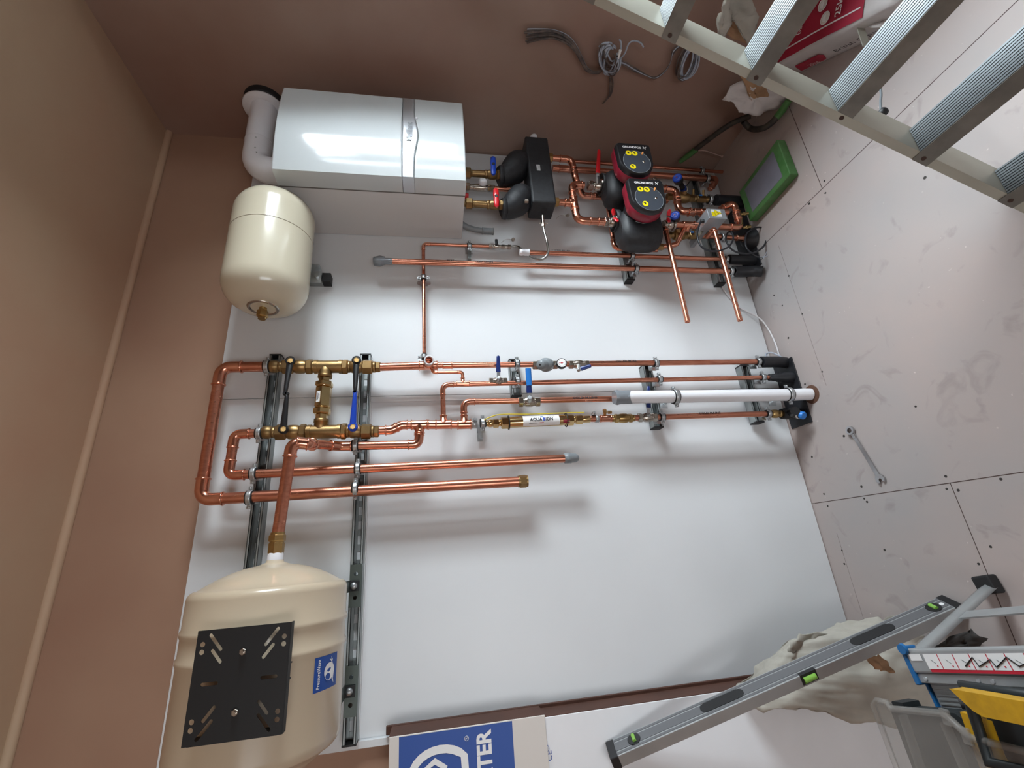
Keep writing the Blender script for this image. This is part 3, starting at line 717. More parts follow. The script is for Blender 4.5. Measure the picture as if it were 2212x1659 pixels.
# E riser (first)
h0 = P(820, 793, YP); h1 = P(910, 790, YP); h2 = P(1640, 781.5, YP)
tH = run('copper riser nearest the bare board, through the grey regulator and gauge', [h1, h2], r22, elbow=False)
k = MB(); k.cyl(h0, h1, r28); k.build('wide_tube', 'copper', tH)
hp = P(925, 790, YP); tee(tH, hp, (0, 0, 1), V((-.18, -1, -.05)), r28, r28, L=.036, Lb=.044)
coupling(tH, P(956, 789.5, YP), P(977, 789.3, YP), .0125)
bd_ = V((-.18, -1, -.05)).normalized(); q = MB(); q.lathe(hp + bd_ * .04, bd_, [(0, r28), (.05, r28), (.05, r28 - .003), (.02, r28 - .003)], 28, cap=False); q.build('open_stub', 'copper', tH)
q = MB(); q.lathe(hp + bd_ * .082, bd_, [(0, r28 + .0003), (0, r28 + .003), (.012, r28 + .003), (.012, r28 - .002), (.002, r28 - .003)], 28, cap=False); q.build('grey_ring', 'cable_w', tH)
i0, i1, i2 = P(938, 806, YP - .004), P(988, 807, YP - .005), P(1000, 827, YP)
run('small copper link pipe from the open stub down to the second riser', [hp + V((-.012, -.012, -.014)), V((i1.x + .004, YP - .01, hp.z - .018)), V((i1.x + .004, YP - .01, a.z)), a + V((.016, 0, 0))], .0062, R=.012)
text_cyl('handwriting', 'TESTED MTES', P(1350, 783.5, YP), (0, 0, -1), (.3, -1, 0), r22, 1, .010, 'ink', tH, width=.095)

# valves on risers
v1 = ball_valve('plated ball valve with dark blue lever on the second riser', P(1076, 824, YP), (0, 0, 1), .072, .0165)
lever(v1, P(1077, 817, YP - .034), P(1076, 768, YP - .045), .017, .007, 'navy', stem_from=P(1076, 824, YP - .008), steel=.3)
v2 = ball_valve('plated ball valve whose lever is wrapped in light blue tape', P(1143, 868, YP), (0, 0, 1), .088, .0205)
lever(v2, P(1144, 861, YP - .04), P(1141, 797, YP - .055), .021, .009, 'navy', stem_from=P(1143, 868, YP - .01), steel=.22)
k = MB(); pa, pb = P(1143.5, 833, YP - .047), P(1141, 796, YP - .056); k.tube([pa, pb], .0118, 12, flat=.5, ref=(0, 0, 1)); k.build('tape_wrap', 'sky', v2)
v3 = ball_valve('plated ball valve with stubby navy lever below the pressure gauge', P(1250, 787.5, YP), (0, 0, 1), .088, .019)
lever(v3, P(1250, 798, YP - .04), P(1277, 790, YP - .055), .018, .008, 'navy', stem_from=P(1250, 788, YP - .008), steel=.2)
v4 = ball_valve('plated ball valve half hidden behind the white waste pipe, blue lever pointing away', P(1398, 902, YP), (0, 0, 1), .082, .019)
lever(v4, P(1401, 896, YP - .028), P(1401, 834, YP - .034), .018, .007, 'navy', stem_from=P(1400, 900, YP - .006), steel=.28)
# pressure regulator + gauge
t = thing('pressure_regulator', 'grey fluted pressure regulator knob on the first riser', 'pressure regulator', P(1172, 788, YP))
chain(t, P(1150, 789, YP), P(1204, 788, YP), [(10, .019, 'h'), (30, .023, 'd'), (10, .019, 'h')], 'body', 'nickel')
kd = V((-.28, -.65, .60)).normalized(); ko = P(1184, 788, YP - .012)
MB().lathe(ko, kd, [(0, .027), (.02, .029), (.03, .0285), (.036, .025), (.04, .021)], 36).build('housing', 'grey', t)
q = MB(); x_, y_, z_ = frame(kd); R_ = []
for tt_, rr in ((.04, .021), (.062, .0195), (.072, .017), (.0735, .006)):
    R_.append([ko + z_ * tt_ + (x_ * math.cos(2 * PI * k / 40) + y_ * math.sin(2 * PI * k / 40)) * rr * (1 + (.05 if k % 2 else -.03)) for k in range(40)])
q.rings(R_); q.build('adjusting_knob', 'grey', t); MB().lathe(ko + kd * .073, kd, [(0, .0038), (.001, .0038)], 14).build('knob_socket', 'rubber', t)
t = thing('pressure_gauge', 'small round white-faced pressure gauge on the first riser', 'pressure gauge', P(1211, 787, YP - .03))
gd = V((.02, -1, .1)).normalized(); go = P(1212, 788, YP - .02)
MB().lathe(go, gd, [(0, .018), (.003, .0215), (.018, .0215), (.02, .0195), (.0185, .0185)], 36).build('case', 'black', t)
MB().lathe(go + gd * .0188, gd, [(0, .0180), (.0006, .0180)], 36).build('dial', 'print_w', t)
x_, y_, z_ = frame(gd)
MB().box(go + gd * .0200 + x_ * .003, (.018, .0016, .0008), x_, y_, z_).build('needle', 'print_r', t); MB().lathe(go + gd * .0200, gd, [(0, .0035), (.001, .003)], 12).build('needle_hub', 'print_r', t)
q = MB()
for k in range(11):
    a_ = PI * (1.25 - 1.5 * k / 10); q.box(go + gd * .0196 + (x_ * math.cos(a_) + y_ * math.sin(a_)) * .0152, (.004, .0012, .0005), x_ * math.cos(a_) + y_ * math.sin(a_), y_ * math.cos(a_) - x_ * math.sin(a_), z_)
q.build('dial_marks', 'ink', t); MB().cyl(go, P(1212, 788, YP), .008).build('gauge_stem', 'brass', t)

# scale inhibitor line
t = thing('scale_inhibitor', 'gold brass water conditioner tube with white AQUABION label', 'water conditioner', P(1160, 912, YP))
p0, p1 = P(1050, 915, YP), P(1274, 905, YP); ax = p1 - p0
chain(t, p0, p1, [(4, .013, 'r'), (10, .016, 'd'), (12, .0185, 'h'), (5, .0135, 'r'), (18, .0245, 'h'), (120, .0212, 'r'), (18, .0235, 'h'), (5, .015, 'r'), (15, .020, 'h'), (17, .0145, 'r')], 'tube_body', 'gold')
def alongp(f): return p0 + ax * f
axn = ax.normalized(); outv = V((.05, -1, .1)); outv = (outv - axn * outv.dot(axn)).normalized(); sdv = outv.cross(axn)
def cyl_patch(f0, f1, R, a0_, a1_, m, nm, par, n=14):
    q = MB(); q.add([alongp(f0 + (f1 - f0) * i) + (outv * math.cos(a0_ + (a1_ - a0_) * j / n) + sdv * math.sin(a0_ + (a1_ - a0_) * j / n)) * R for i in range(2) for j in range(n + 1)], [(j, j + 1, n + 2 + j, n + 1 + j) for j in range(n)], True); return q.build(nm, m, par)
fl0, fl1 = (1126 - 1050) / 224, (1204 - 1050) / 224
lb = cyl_patch(fl0, fl1, .0218, -1.25, 1.25, 'print_w', 'label', t)
fm = (fl0 + fl1) / 2
ex_ = axn; 
for s_t, off, wd, mm in (('AQUA', -.0245, .0225, 'ink'), ('B', -.0085, .0058, 'blue'), ('ION', .0095, .0175, 'ink')):
    off2 = {'AQUA': -.0215, 'B': .0104, 'ION': .0318}[s_t]
    wd2 = {'AQUA': .0500, 'B': .0104, 'ION': .0290}[s_t]
    text_cyl('label_lettering', s_t, alongp(fm) + axn * off2, axn, outv, .0220, 1, .0170, mm, lb, width=wd2, bold=.03)
for off, wd in ((-.042, .022), (.040, .03)): cyl_patch(fm + (off - wd / 2) / ax.length, fm + (off + wd / 2) / ax.length, .0222, .62, .68, 'ink', 'label_print', lb, 3)
cyl_patch(fm - .006, fm + .02, .0222, .55, .72, 'sky', 'label_print', lb, 3)
cyl_patch(fm - .05, fm + .08, .0222, -.32, -.28, 'ink', 'label_print', lb, 3); cyl_patch(fm - .12, fm - .04, .0222, -.66, -.58, 'ink', 'label_print', lb, 3); cyl_patch(fm - .02, fm + .02, .0222, -.68, -.54, 'print_r', 'label_print', lb, 3)
cyl_patch((1212 - 1050) / 224, (1226 - 1050) / 224, .0222, -.9, -.25, mat('dark_red_sticker', srgb(150, 34, 52), .4), 'round_sticker', t, 8)
for uu in (1097, 1221):
    MB().torus(alongp((uu - 1050) / 224), axn, .0262, .0022, 30, 8).build('cable_tie', 'rubber', t)
ep = [P(1046, 907, YP - .02), P(1062, 900, YP - .02), P(1085, 895, YP - .01), P(1150, 894.5, YP - .008), P(1222, 892, YP - .01), P(1262, 891, YP - .012)]
tag(MB().tube(bez(ep, 8), .0022, 8).build('earth_cable', 'earth'), 'yellow earth wire strapped along the gold conditioner tube', 'cable')
t = thing('earth_clamp', 'steel earth bonding clamp at foot of the gold conditioner tube', 'earth clamp', P(1282, 905, YP), 'earth clamps')
k = MB(); c = P(1282, 905, YP); k.lathe(c - DN * -.006, DN, [(0, .0125), (0, .0155), (.014, .0155), (.014, .0125)], 24); k.box(c + V((.018, -.006, 0)), (.01, .02, .014)); k.build('strap', 'galv', t)
MB().hex(c + V((.02, -.01, .002)), c + V((.02, -.026, .002)), .006).build('terminal_screw', 'galv', t)
t = thing('earth_clamp', 'steel earth clamp on the header pipe above the gold conditioner tube', 'earth clamp', P(1026, 916, YP), 'earth clamps')
k = MB(); c = P(1025, 916, YP); k.lathe(c + V((0, 0, .012)), DN, [(0, .0145), (0, .0175), (.022, .0175), (.022, .0145)], 24); k.box(c + V((.012, -.012, 0)), (.012, .016, .02)); k.build('strap', 'galv', t)
MB().hex(c + V((.012, -.018, 0)), c + V((.012, -.03, 0)), .006).build('terminal_screw', 'galv', t)
cc = clamp('pipe clamp with bare steel foot plate left of the gold conditioner tube top', P(1043, 914, YP), (0, 0, 1), .0125, YB)
k = MB(); k.box(P(1038, 935, YB - .012), (.045, .004, .02)); k.box(P(1037, 946, YB - .003), (.03, .004, .02)); k.build('base_plate', 'galv', cc)
t = run('short copper section with brass drain tap below the earth clamp', [P(1274, 905, YP), P(1324, 904, YP)], .0125, elbow=False)
coupling(t, P(1297, 904.5, YP), P(1320, 904, YP), .0125)
q = MB(); c = P(1306, 900, YP); q.hex(c + V((.012, -.01, 0)), c + V((.024, -.02, .004)), .008); q.cyl(c, c + V((.012, -.01, 0)), .006); q.hex(c + V((.016, -.006, -.014)), c + V((.016, -.006, -.03)), .0065); q.build('drain_tap', 'brass', t)
t = thing('check_valve', 'golden brass check valve between drain tap and lower ball valve', 'valve', P(1346, 903, YP))
chain(t, P(1322, 904, YP), P(1370, 903, YP), [(6, .0145, 'r'), (9, .0185, 'h'), (24, .0195, 'd'), (9, .0185, 'h'), (5, .014, 'r')], 'valve_body', 'brass')
t = run('copper pipe marked COLD MAINS standing left of the white waste pipe', [P(1364, 903, YP), P(1660, 893.5, YP)], r22, elbow=False)
text_cyl('handwriting', 'COLD MAINS', P(1530, 895, YP), (0, 0, -1), (.16, -1, 0), r22, 1, .011, 'ink', t, width=.10)
# stopcock
t = thing('stop_valve', 'black plastic stopcock with light blue cap at the foot of the cold main', 'valve', P(1690, 894, YP))
chain(t, P(1657, 894, YP), P(1688, 894, YP), [(8, .016, 'h'), (14, .0185, 'd'), (6, .015, 'r')], 'brass_union', 'brass')
pz = P(1688, 894, YP); q = MB(); q.lathe(pz, DN, [(0, .022), (.02, .025), (.05, .023), (.09, .02), (max(.1, pz.z - .002), .02)], 24); 
cdir = V((-.1, -1, .35)).normalized(); hp_ = pz + V((0, -.01, -.035)); q.lathe(hp_, cdir, [(0, .02), (.03, .018), (.05, .019)], 24); q.build('valve_body', 'black', t)
hx = P(1700, 896, YP - .02)
q = MB(); he = P(1732, 897, YP - .055); q.cyl(hp_, he, .016, n=20); q.build('spindle_cover', 'black', t)
hd = (he - hp_).normalized(); MB().lathe(he - hd * .004, hd, [(0, .0165), (.012, .0165), (.015, .014)], 20).build('blue_cap', 'sky', t)
MB().lathe(he - hd * .016, hd, [(0, .0175), (.007, .0175)], 20).build('ring', 'print_w', t)

# clamps on the riser brackets
for (u, v, r, lab) in ((1117, 785.5, r22, 'pipe clamp on the first riser beside the dark blue lever'), (1118, 822, .0098, 'pipe clamp on the second riser between the two blue levers'),
                       (1417, 785, r22, 'pipe clamp on the first riser at the middle short channel'), (1425, 819, .0098, 'pipe clamp on the second riser at the middle short channel'),
                       (1430, 901, r22, 'pipe clamp under the half-hidden ball valve'),
                       (1638, 781.5, r22, 'pipe clamp at foot of the first riser above its lagging'), (1648, 815, .0098, 'pipe clamp at foot of the second riser above its wrapping'), (1659, 893.5, r22, 'pipe clamp just above the stopcock')):
    clamp(lab, P(u, v, YP), (0, 0, 1), r)
# lagging stubs at floor
def lag(label, pa, r, zend=.0, m='insul', bend=None, n=28):
    pa = V(pa); pts = [pa, V((pa.x, pa.y, max(.05, zend)))] if bend is None else [pa] + bend
    q = MB(); q.tube(pts, r, n); o = q.build('pipe_lagging', m); tag(o, label, 'pipe lagging', 'black lagging at the floor'); return o
pl = P(1644, 782, YP); lag('black foam lagging at the foot of the first riser', pl, .0255, bend=[V((pl.x, pl.y, .04)), V((pl.x, pl.y + .01, .002))])
pl = P(1660, 815.5, YP); q = MB(); q.lathe(pl, DN, [(0, .0125), (.004, .0155), (.02, .014), (.022, .0175), (.04, .0165), (.045, .021), (.06, .019), (.066, .024), (pl.z - .002, .026)], 24)
tag(q.build('pipe_lagging', 'insul'), 'black taped wrapping at the foot of the second riser', 'pipe lagging', 'black lagging at the floor')
def floor_sheet(label, x0, x1, y1, z=.006):
    o = MB().bx(x0, x1, y1, YB - .001, .0002, z).build('floor_opening_cover', 'insul', bevel=.001); tag(o, label, 'floor sheet', 'black sheets over the floor openings')
floor_sheet('black sheet over the floor opening under the left group of pipes', .43, .735, -.14)
floor_sheet('black sheet over the floor opening under the pump pipework', 1.235, 1.63, -.14)

# white waste pipe
YW = -.165
w0, w1 = P(1333, 858.5, YW), P(1752, 852, YW); RWp = .0255
t = thing('waste_pipe', 'white plastic waste pipe rising from the floor with a grey taped end', 'waste pipe', (w1.x, YW, 0))
wx = (w0.x + w1.x) / 2
MB().tube([w0, V((w1.x, YW, .07)), V((w1.x, YW - .004, .03)), V((w1.x - .002, YW - .008, .001))], RWp, 36).build('tube', 'white', t)
q = MB(); R_ = []
for k in range(7):
    f_ = k / 6; c = w0 + DN * (-.012 + .066 * f_)
    R_.append([c + V((math.cos(a_), math.sin(a_), 0)) * (RWp + .0015 + (.004 * abs(math.sin(a_ * 2.3 + k)) if k in (0, 1) else .0006)) * (.93 if k == 0 else 1) + V((0, 0, (.012 * math.sin(a_ * 1.5 + 1) if k == 6 else 0))) for a_ in [2 * PI * j / 30 for j in range(30)]])
q.rings(R_); q.build('tape_wrap', 'tape', t)
MB().lathe((w1.x - .004, YW - .012, .0005), (0, 0, 1), [(0, .040), (.0012, .039), (.0014, .027)], 30).build('floor_hole_rim', 'hole', t)
clamp('large pipe clamp near the taped top of the white waste pipe', P(1458, 857, YW), (0, 0, 1), RWp, group='large waste pipe clamps')
clamp('large pipe clamp near the foot of the white waste pipe', P(1703, 852.5, YW), (0, 0, 1), RWp, group='large waste pipe clamps')

# ---------------------------------------------------------------- hot pipes group
j0, j1 = P(840, 564.5, YP), P(1580, 586, YP)
t = run('copper pipe marked HOT with its upper end wrapped in grey tape', [j0, V((j0.x, YP, j1.z))], .0128, elbow=False)
jx = j0.x
t_w = MB(); R_ = []
top = P(806, 564, YP)
for k, (f_, rr) in enumerate(((0, .006), (.02, .017), (.35, .021), (.6, .0165), (.62, .0142), (1, .0138))):
    c = V((jx, YP, top.z + (P(848, 565, YP).z - top.z) * f_))
    R_.append([c + V((math.cos(a_), math.sin(a_), 0)) * rr * (1 + (.22 * math.sin(a_ * 3 + k) if k < 4 else 0)) for a_ in [2 * PI * j / 20 for j in range(20)]])
t_w.rings(R_); t_w.build('tape_wrap', 'tape', t)
text_cyl('handwriting', 'HOT', P(973, 567, YP), (0, 0, -1), (.16, -1, 0), .0128, 1, .013, 'ink', t, width=.032)
text_cyl('handwriting', 'TEMP OWN', P(1045, 570, YP), (0, 0, -1), (.16, -1, 0), .0128, 1, .010, 'ink', t, width=.08)
k0, k1 = P(1143, 545.5, YP), P(1570, 556, YP)
t = run('copper pipe with a white plug at its top, beside the HOT pipe', [k0, V((k0.x, YP, k1.z))], .0105, elbow=False)
MB().lathe(P(1122, 545, YP), DN, [(0, .010), (.002, .0148), (.014, .0155), (.015, .0138), (.03, .0155), (.031, .0142), (.042, .0158), (.046, .0158)], 28).build('plug', 'white', t)
text_cyl('handwriting', 'TYPED MTES', P(1210, 545, YP), (0, 0, -1), (.3, -1, 0), .0105, 1, .009, 'ink', t, width=.09)
kx = k0.x
clamp('pipe clamp on the HOT pipe below the pumps', V((jx, YP, P(1374, 580, YP).z)), (0, 0, 1), .0128)
clamp('pipe clamp on the white-plugged pipe hidden beneath the lower pump', V((kx, YP, P(1365, 552, YP).z)), (0, 0, 1), .0105)
clamp('pipe clamp at foot of the HOT pipe', V((jx, YP, P(1579, 586, YP).z)), (0, 0, 1), .0128)
clamp('pipe clamp at foot of the white-plugged pipe', V((kx, YP, P(1568, 557, YP).z)), (0, 0, 1), .0105)
z_ = P(1583, 587, YP).z; lag('black foam lagging bending away at the foot of the HOT pipe', (jx, YP, z_), .0265, bend=bez([(jx, YP, z_), (jx, YP, .1), (jx - .004, YP - .012, .05), (jx - .02, YP - .035, .012)], 5))
z_ = P(1573, 557, YP).z; lag('black foam lagging at the foot of the white-plugged pipe', (kx, YP, z_), .024, bend=[(kx, YP, .03), (kx, YP, .003)])
# thin filling pipe
YT = -.062
l0, l1, l2 = P(915, 762, YT), P(914.5, 527, YT), P(1060, 530.5, YT)
t = run('thin copper filling pipe running across the board and turning down by the boiler', [V((l0.x, YT, l1.z)), l1, V((l1.x, YT, l2.z))], .0075, R=.018)
lz = l1.z
for (u, v, lab) in ((912, 600, 'small wall clip on the thin filling pipe near the HOT pipe'), (914, 771, 'small wall clip on the thin filling pipe beside the first riser')):
    p = P(u, v, YT); p.z = lz; clamp(lab, p, (1, 0, 0), .0075, YB, foot=False, group='small wall clips')
    k = MB(); k.prism(slot(0, 0, .066, .022, PI / 2), (p.x, YB - .0008, lz), (1, 0, 0), (0, 0, 1), 0, .003); k.build('foot_plate', 'galv', [o for o in bpy.data.objects if o.name.startswith('pipe_clamp') and o.parent is None][-1] if 0 else tag(thing('x', 'x', 'x', p), 'x', 'x')) if 0 else None
    q = MB(); q.prism([(a_ , b_) for a_, b_ in slot(0, 0, .062, .02, PI / 2)], (p.x, YB - .0008, lz), (1, 0, 0), (0, 0, 1), -.003, 0)
    rt = [o for o in col.objects if o.name.startswith('pipe_clamp') and o.parent is None and (o.location - p).length < 1e-4][0]
    q.build('foot_plate', 'galv', rt)
p = P(1014, 529.5, YT); p.x = l1.x
cl = clamp('small black lined clip on the thin pipe just below the boiler corner', p, (0, 0, 1), .0075, YB, group='small wall clips')
MB().bx(p.x - .055, p.x - .012, YB - .001, YB - .02, p.z - .008, p.z + .008).build('foot', 'strut', cl, bevel=.002)
# filling loop valve and hose
YH = -.062
t = thing('filling_loop', 'braided steel filling hose curling from thin pipe valve up to black insulated header', 'filling loop', P(1080, 530, YH))
px_ = l1.x; za, zb2 = P(1056, 530, YH).z, P(1103, 531, YH).z
chain(t, (px_, YH, za), (px_, YH, zb2), [(8, .0115, 'h'), (4, .008, 'r'), (16, .0105, 'd'), (4, .008, 'r'), (8, .0115, 'h'), (8, .009, 'r'), (8, .012, 'h')], 'valve_body', 'nickel')
q = MB(); c = P(1072, 528, YH - .012); q.box(c + V((.006, -.008, 0)), (.03, .012, .012)); q.build('valve_tap', 'black', t, bevel=.003)
HX, HY = 1.452, -.185   # header lower end
hose = [V((px_, YH, zb2)), P(1118, 533, YH - .005), P(1135, 545, YH - .02), P(1150, 556, YH - .05), P(1170, 560, YH - .09), P(1183, 548, HY + .02), P(1182, 525, HY), P(1176, 502, HY), P(1173, 486, HY)]
MB().tube(bez(hose, 8), .0055, 10).build('braided_hose', 'braid', t)
p = P(1173, 484, HY); q = MB(); q.hex(p + V((-.016, 0, 0)), p + V((.004, 0, 0)), .009); q.cyl(p, P(1172, 466, HY), .007); q.box(p + V((0, -.004, 0)), (.005, .005, .04)); q.build('union', 'nickel', t)
# grey condensate pipe
t = run('grey plastic condensate pipe curving down from the boiler underside', [P(990, 478, -.10), P(1008, 490, -.09), P(1026, 496, -.08), P(1046, 499, -.08)], .0125, elbow=False, name='condensate_pipe', m='grey', R=.05, group='x')
del t['group']; t['category'] = 'pipe'
coupling(t, P(1042, 498.5, -.08), P(1066, 500, -.08), .0135, m='grey')
for (u, v, lab) in ((1108, 518, 'tiny chrome blanking cap dangling above the filling hose'), (1226, 466, 'tiny chrome blanking cap dangling right of the header')):
    c = P(u, v, -.09); q = MB(); q.lathe(c, V((-.5, -1, 0)), [(0, .008), (.010, .008), (.010, .005), (.004, .005)], 14); q.tube(bez([c, c + V((.01, .01, .03)), c + V((.004, .03, .05))], 5), .0008, 6)
    tag(q.build('blanking_cap', 'nickel'), lab, 'cap', 'blanking caps')

# ---------------------------------------------------------------- boiler tails and header
YV = -.2
def tail(label, u0, v0, u1, v1, lc, lu0, lv0, lu1, lv1):
    t = thing('isolation_valve', label, 'valve', P(u0, v0, YV), 'boiler isolation valves')
    a, c = P(u0, v0, YV), P(u1, v1, YV); a.z = ZB - .002
    c.x = a.x
    chain(t, a, c, [(3, .014, 'r'), (13, .0245, 'h'), (3, .016, 'r'), (24, .0155, 'r'), (5, .019, 'r'), (18, .0215, 'd'), (10, .0225, 'h')], 'valve_body', 'brass_d')
    y_ = YV - .045; base, tip = P(lu0, lv0, y_), P(lu1, lv1, y_)
    k = MB(); d = (tip - base); mid = (base + tip) / 2
    R_ = []
    for f_, ww in ((0, .007), (.06, .012), (.35, .0135), (.5, .0115), (.7, .0125), (.94, .0105), (1, .006)):
        cc_ = base + d * f_; R_.append([cc_ + V((0, math.cos(a_) * ww * .62, math.sin(a_) * ww)) for a_ in [2 * PI * j / 14 for j in range(14)]])
    k.rings(R_); k.build('handle', lc, t)
    MB().lathe(base + d * .45 + V((0, -.005, 0)), (0, -1, 0), [(0, .0075), (.004, .007)], 16).build('handle_recess', 'rubber', t)
    MB().cyl((c.x, YV, mid.z), (c.x, y_, mid.z), .008).build('stem', 'brass', t)
    return t
tail('brass boiler valve with blue handle', 1010, 374, 1084, 382, 'blue', 1065, 339, 1066, 378)
tail('brass boiler valve with red handle', 1012, 440, 1090, 450, 'red', 1071, 408, 1073, 447)
t = thing('gas_valve', 'plated boiler gas valve with white wheel knob between the blue and red handles', 'valve', P(1030, 410, -.16))
a, c = P(1010, 404, -.17), P(1068, 411, -.17); a.z = ZB - .002; c.x = a.x
chain(t, a, c, [(12, .019, 'h'), (6, .014, 'r'), (24, .017, 'd'), (12, .0165, 'h')], 'valve_body', 'nickel')
k = MB(); kc = P(1043, 396, -.2); k.lathe(kc + V((-.0, .01, 0)), V((.5, -1, 0)), [(0, .014), (.004, .019), (.02, .019), (.026, .015), (.028, .01)], 24); k.build('knob', 'white', t)
run('copper gas pipe passing behind the black insulated elbows', [V((c.x, -.17, c.z)), V((c.x, -.17, c.z - .11))], .0112, elbow=False)
# red cap on boiler underside
tag(MB().lathe(P(1012, 424, -.2), (0, 0, 1), [(0, .012), (.02, .016)], 14).build('red_cap', 'red'), 'dark red cap tucked under the boiler between the brass nuts', 'cap')

# header
hx0, hx1, hy0, hy1 = 1.452, 1.848, -.125, -.238
hzt, hzb = 1.152, 1.040
t = thing('hydraulic_header', 'long black foam insulated box header under the boiler with two black elbows', 'header', ((hx0 + hx1) / 2, hy0, hzb))
MB().bx(hx0, hx1, hy1, hy0, hzb, hzt).build('insulation_shell', 'foam', t, bevel=.009)
def elb(pts, rs):
    P_ = bez(pts, 8); n_ = len(P_); rr = []
    for i in range(n_):
        f_ = i / (n_ - 1) * (len(rs) - 1); k = min(int(f_), len(rs) - 2); rr.append(rs[k] + (rs[k + 1] - rs[k]) * (f_ - k))
    return P_, rr
for (pts, s_) in (([(1080, 381), (1095, 379), (1108, 370), (1120, 356), (1131, 352)], 0), ([(1087, 451), (1101, 449), (1114, 440), (1126, 428), (1136, 426)], 1)):
    wp = [P(u, v, YV + .006 * i_) for i_, (u, v) in enumerate(pts)]; rs = [rp(wp[i], x) for i, x in enumerate((21, 24, 29, 30, 24))]
    pp, rr = elb(wp, rs); q = MB(); q.tube(pp, rr, 30); c = wp[0]; q.lathe(c + V((0, 0, .004)), DN, [(0, rs[0] * 1.05), (.016, rs[0] * 1.08), (.018, rs[0] * .98)], 30)
    q.build('insulated_elbow', 'foam', t)
k = MB(); k.box(P(1163, 362, hy1 - .0012), (.034, .0008, .016)); st = k.build('label', 'print_w', t)
for i in range(4): MB().box(P(1163, 362, hy1 - .002) + V((0, 0, .005 - i * .0034)), (.028, .0005, .0012)).build('label_print', 'ink', st)
for (u, v) in ((1207, 437), (1193, 341)):
    c = P(u - 9, v, YV); c.z = hzb + .004; MB().hex(c, c + V((0, 0, -.026)), .0215).build('outlet_nut', 'brass', t)
MB().hex(P(1133, 435, hy1 - .004), P(1141, 435, hy1 - .004), .009).build('drain_plug', 'nickel', t)
p = P(1150, 293, -.17); q = MB(); q.cyl((hx1 - .01, -.19, p.z), (hx1 + .03, -.19, p.z), .009); q.cyl((hx1 + .03, -.19, p.z), (hx1 + .045, -.19, p.z), .006); q.build('vent_stub', 'copper_f', t)
MB().lathe((hx1 + .045, -.19, p.z), (1, 0, 0), [(0, .006), (.004, .017), (.011, .017), (.013, .012)], 24).build('vent_cap', 'white', t)
MB().bx(hx0 - .001, hx0 + .0, -.2, -.165, 1.075, 1.10).build('end_slot', 'rubber', t)

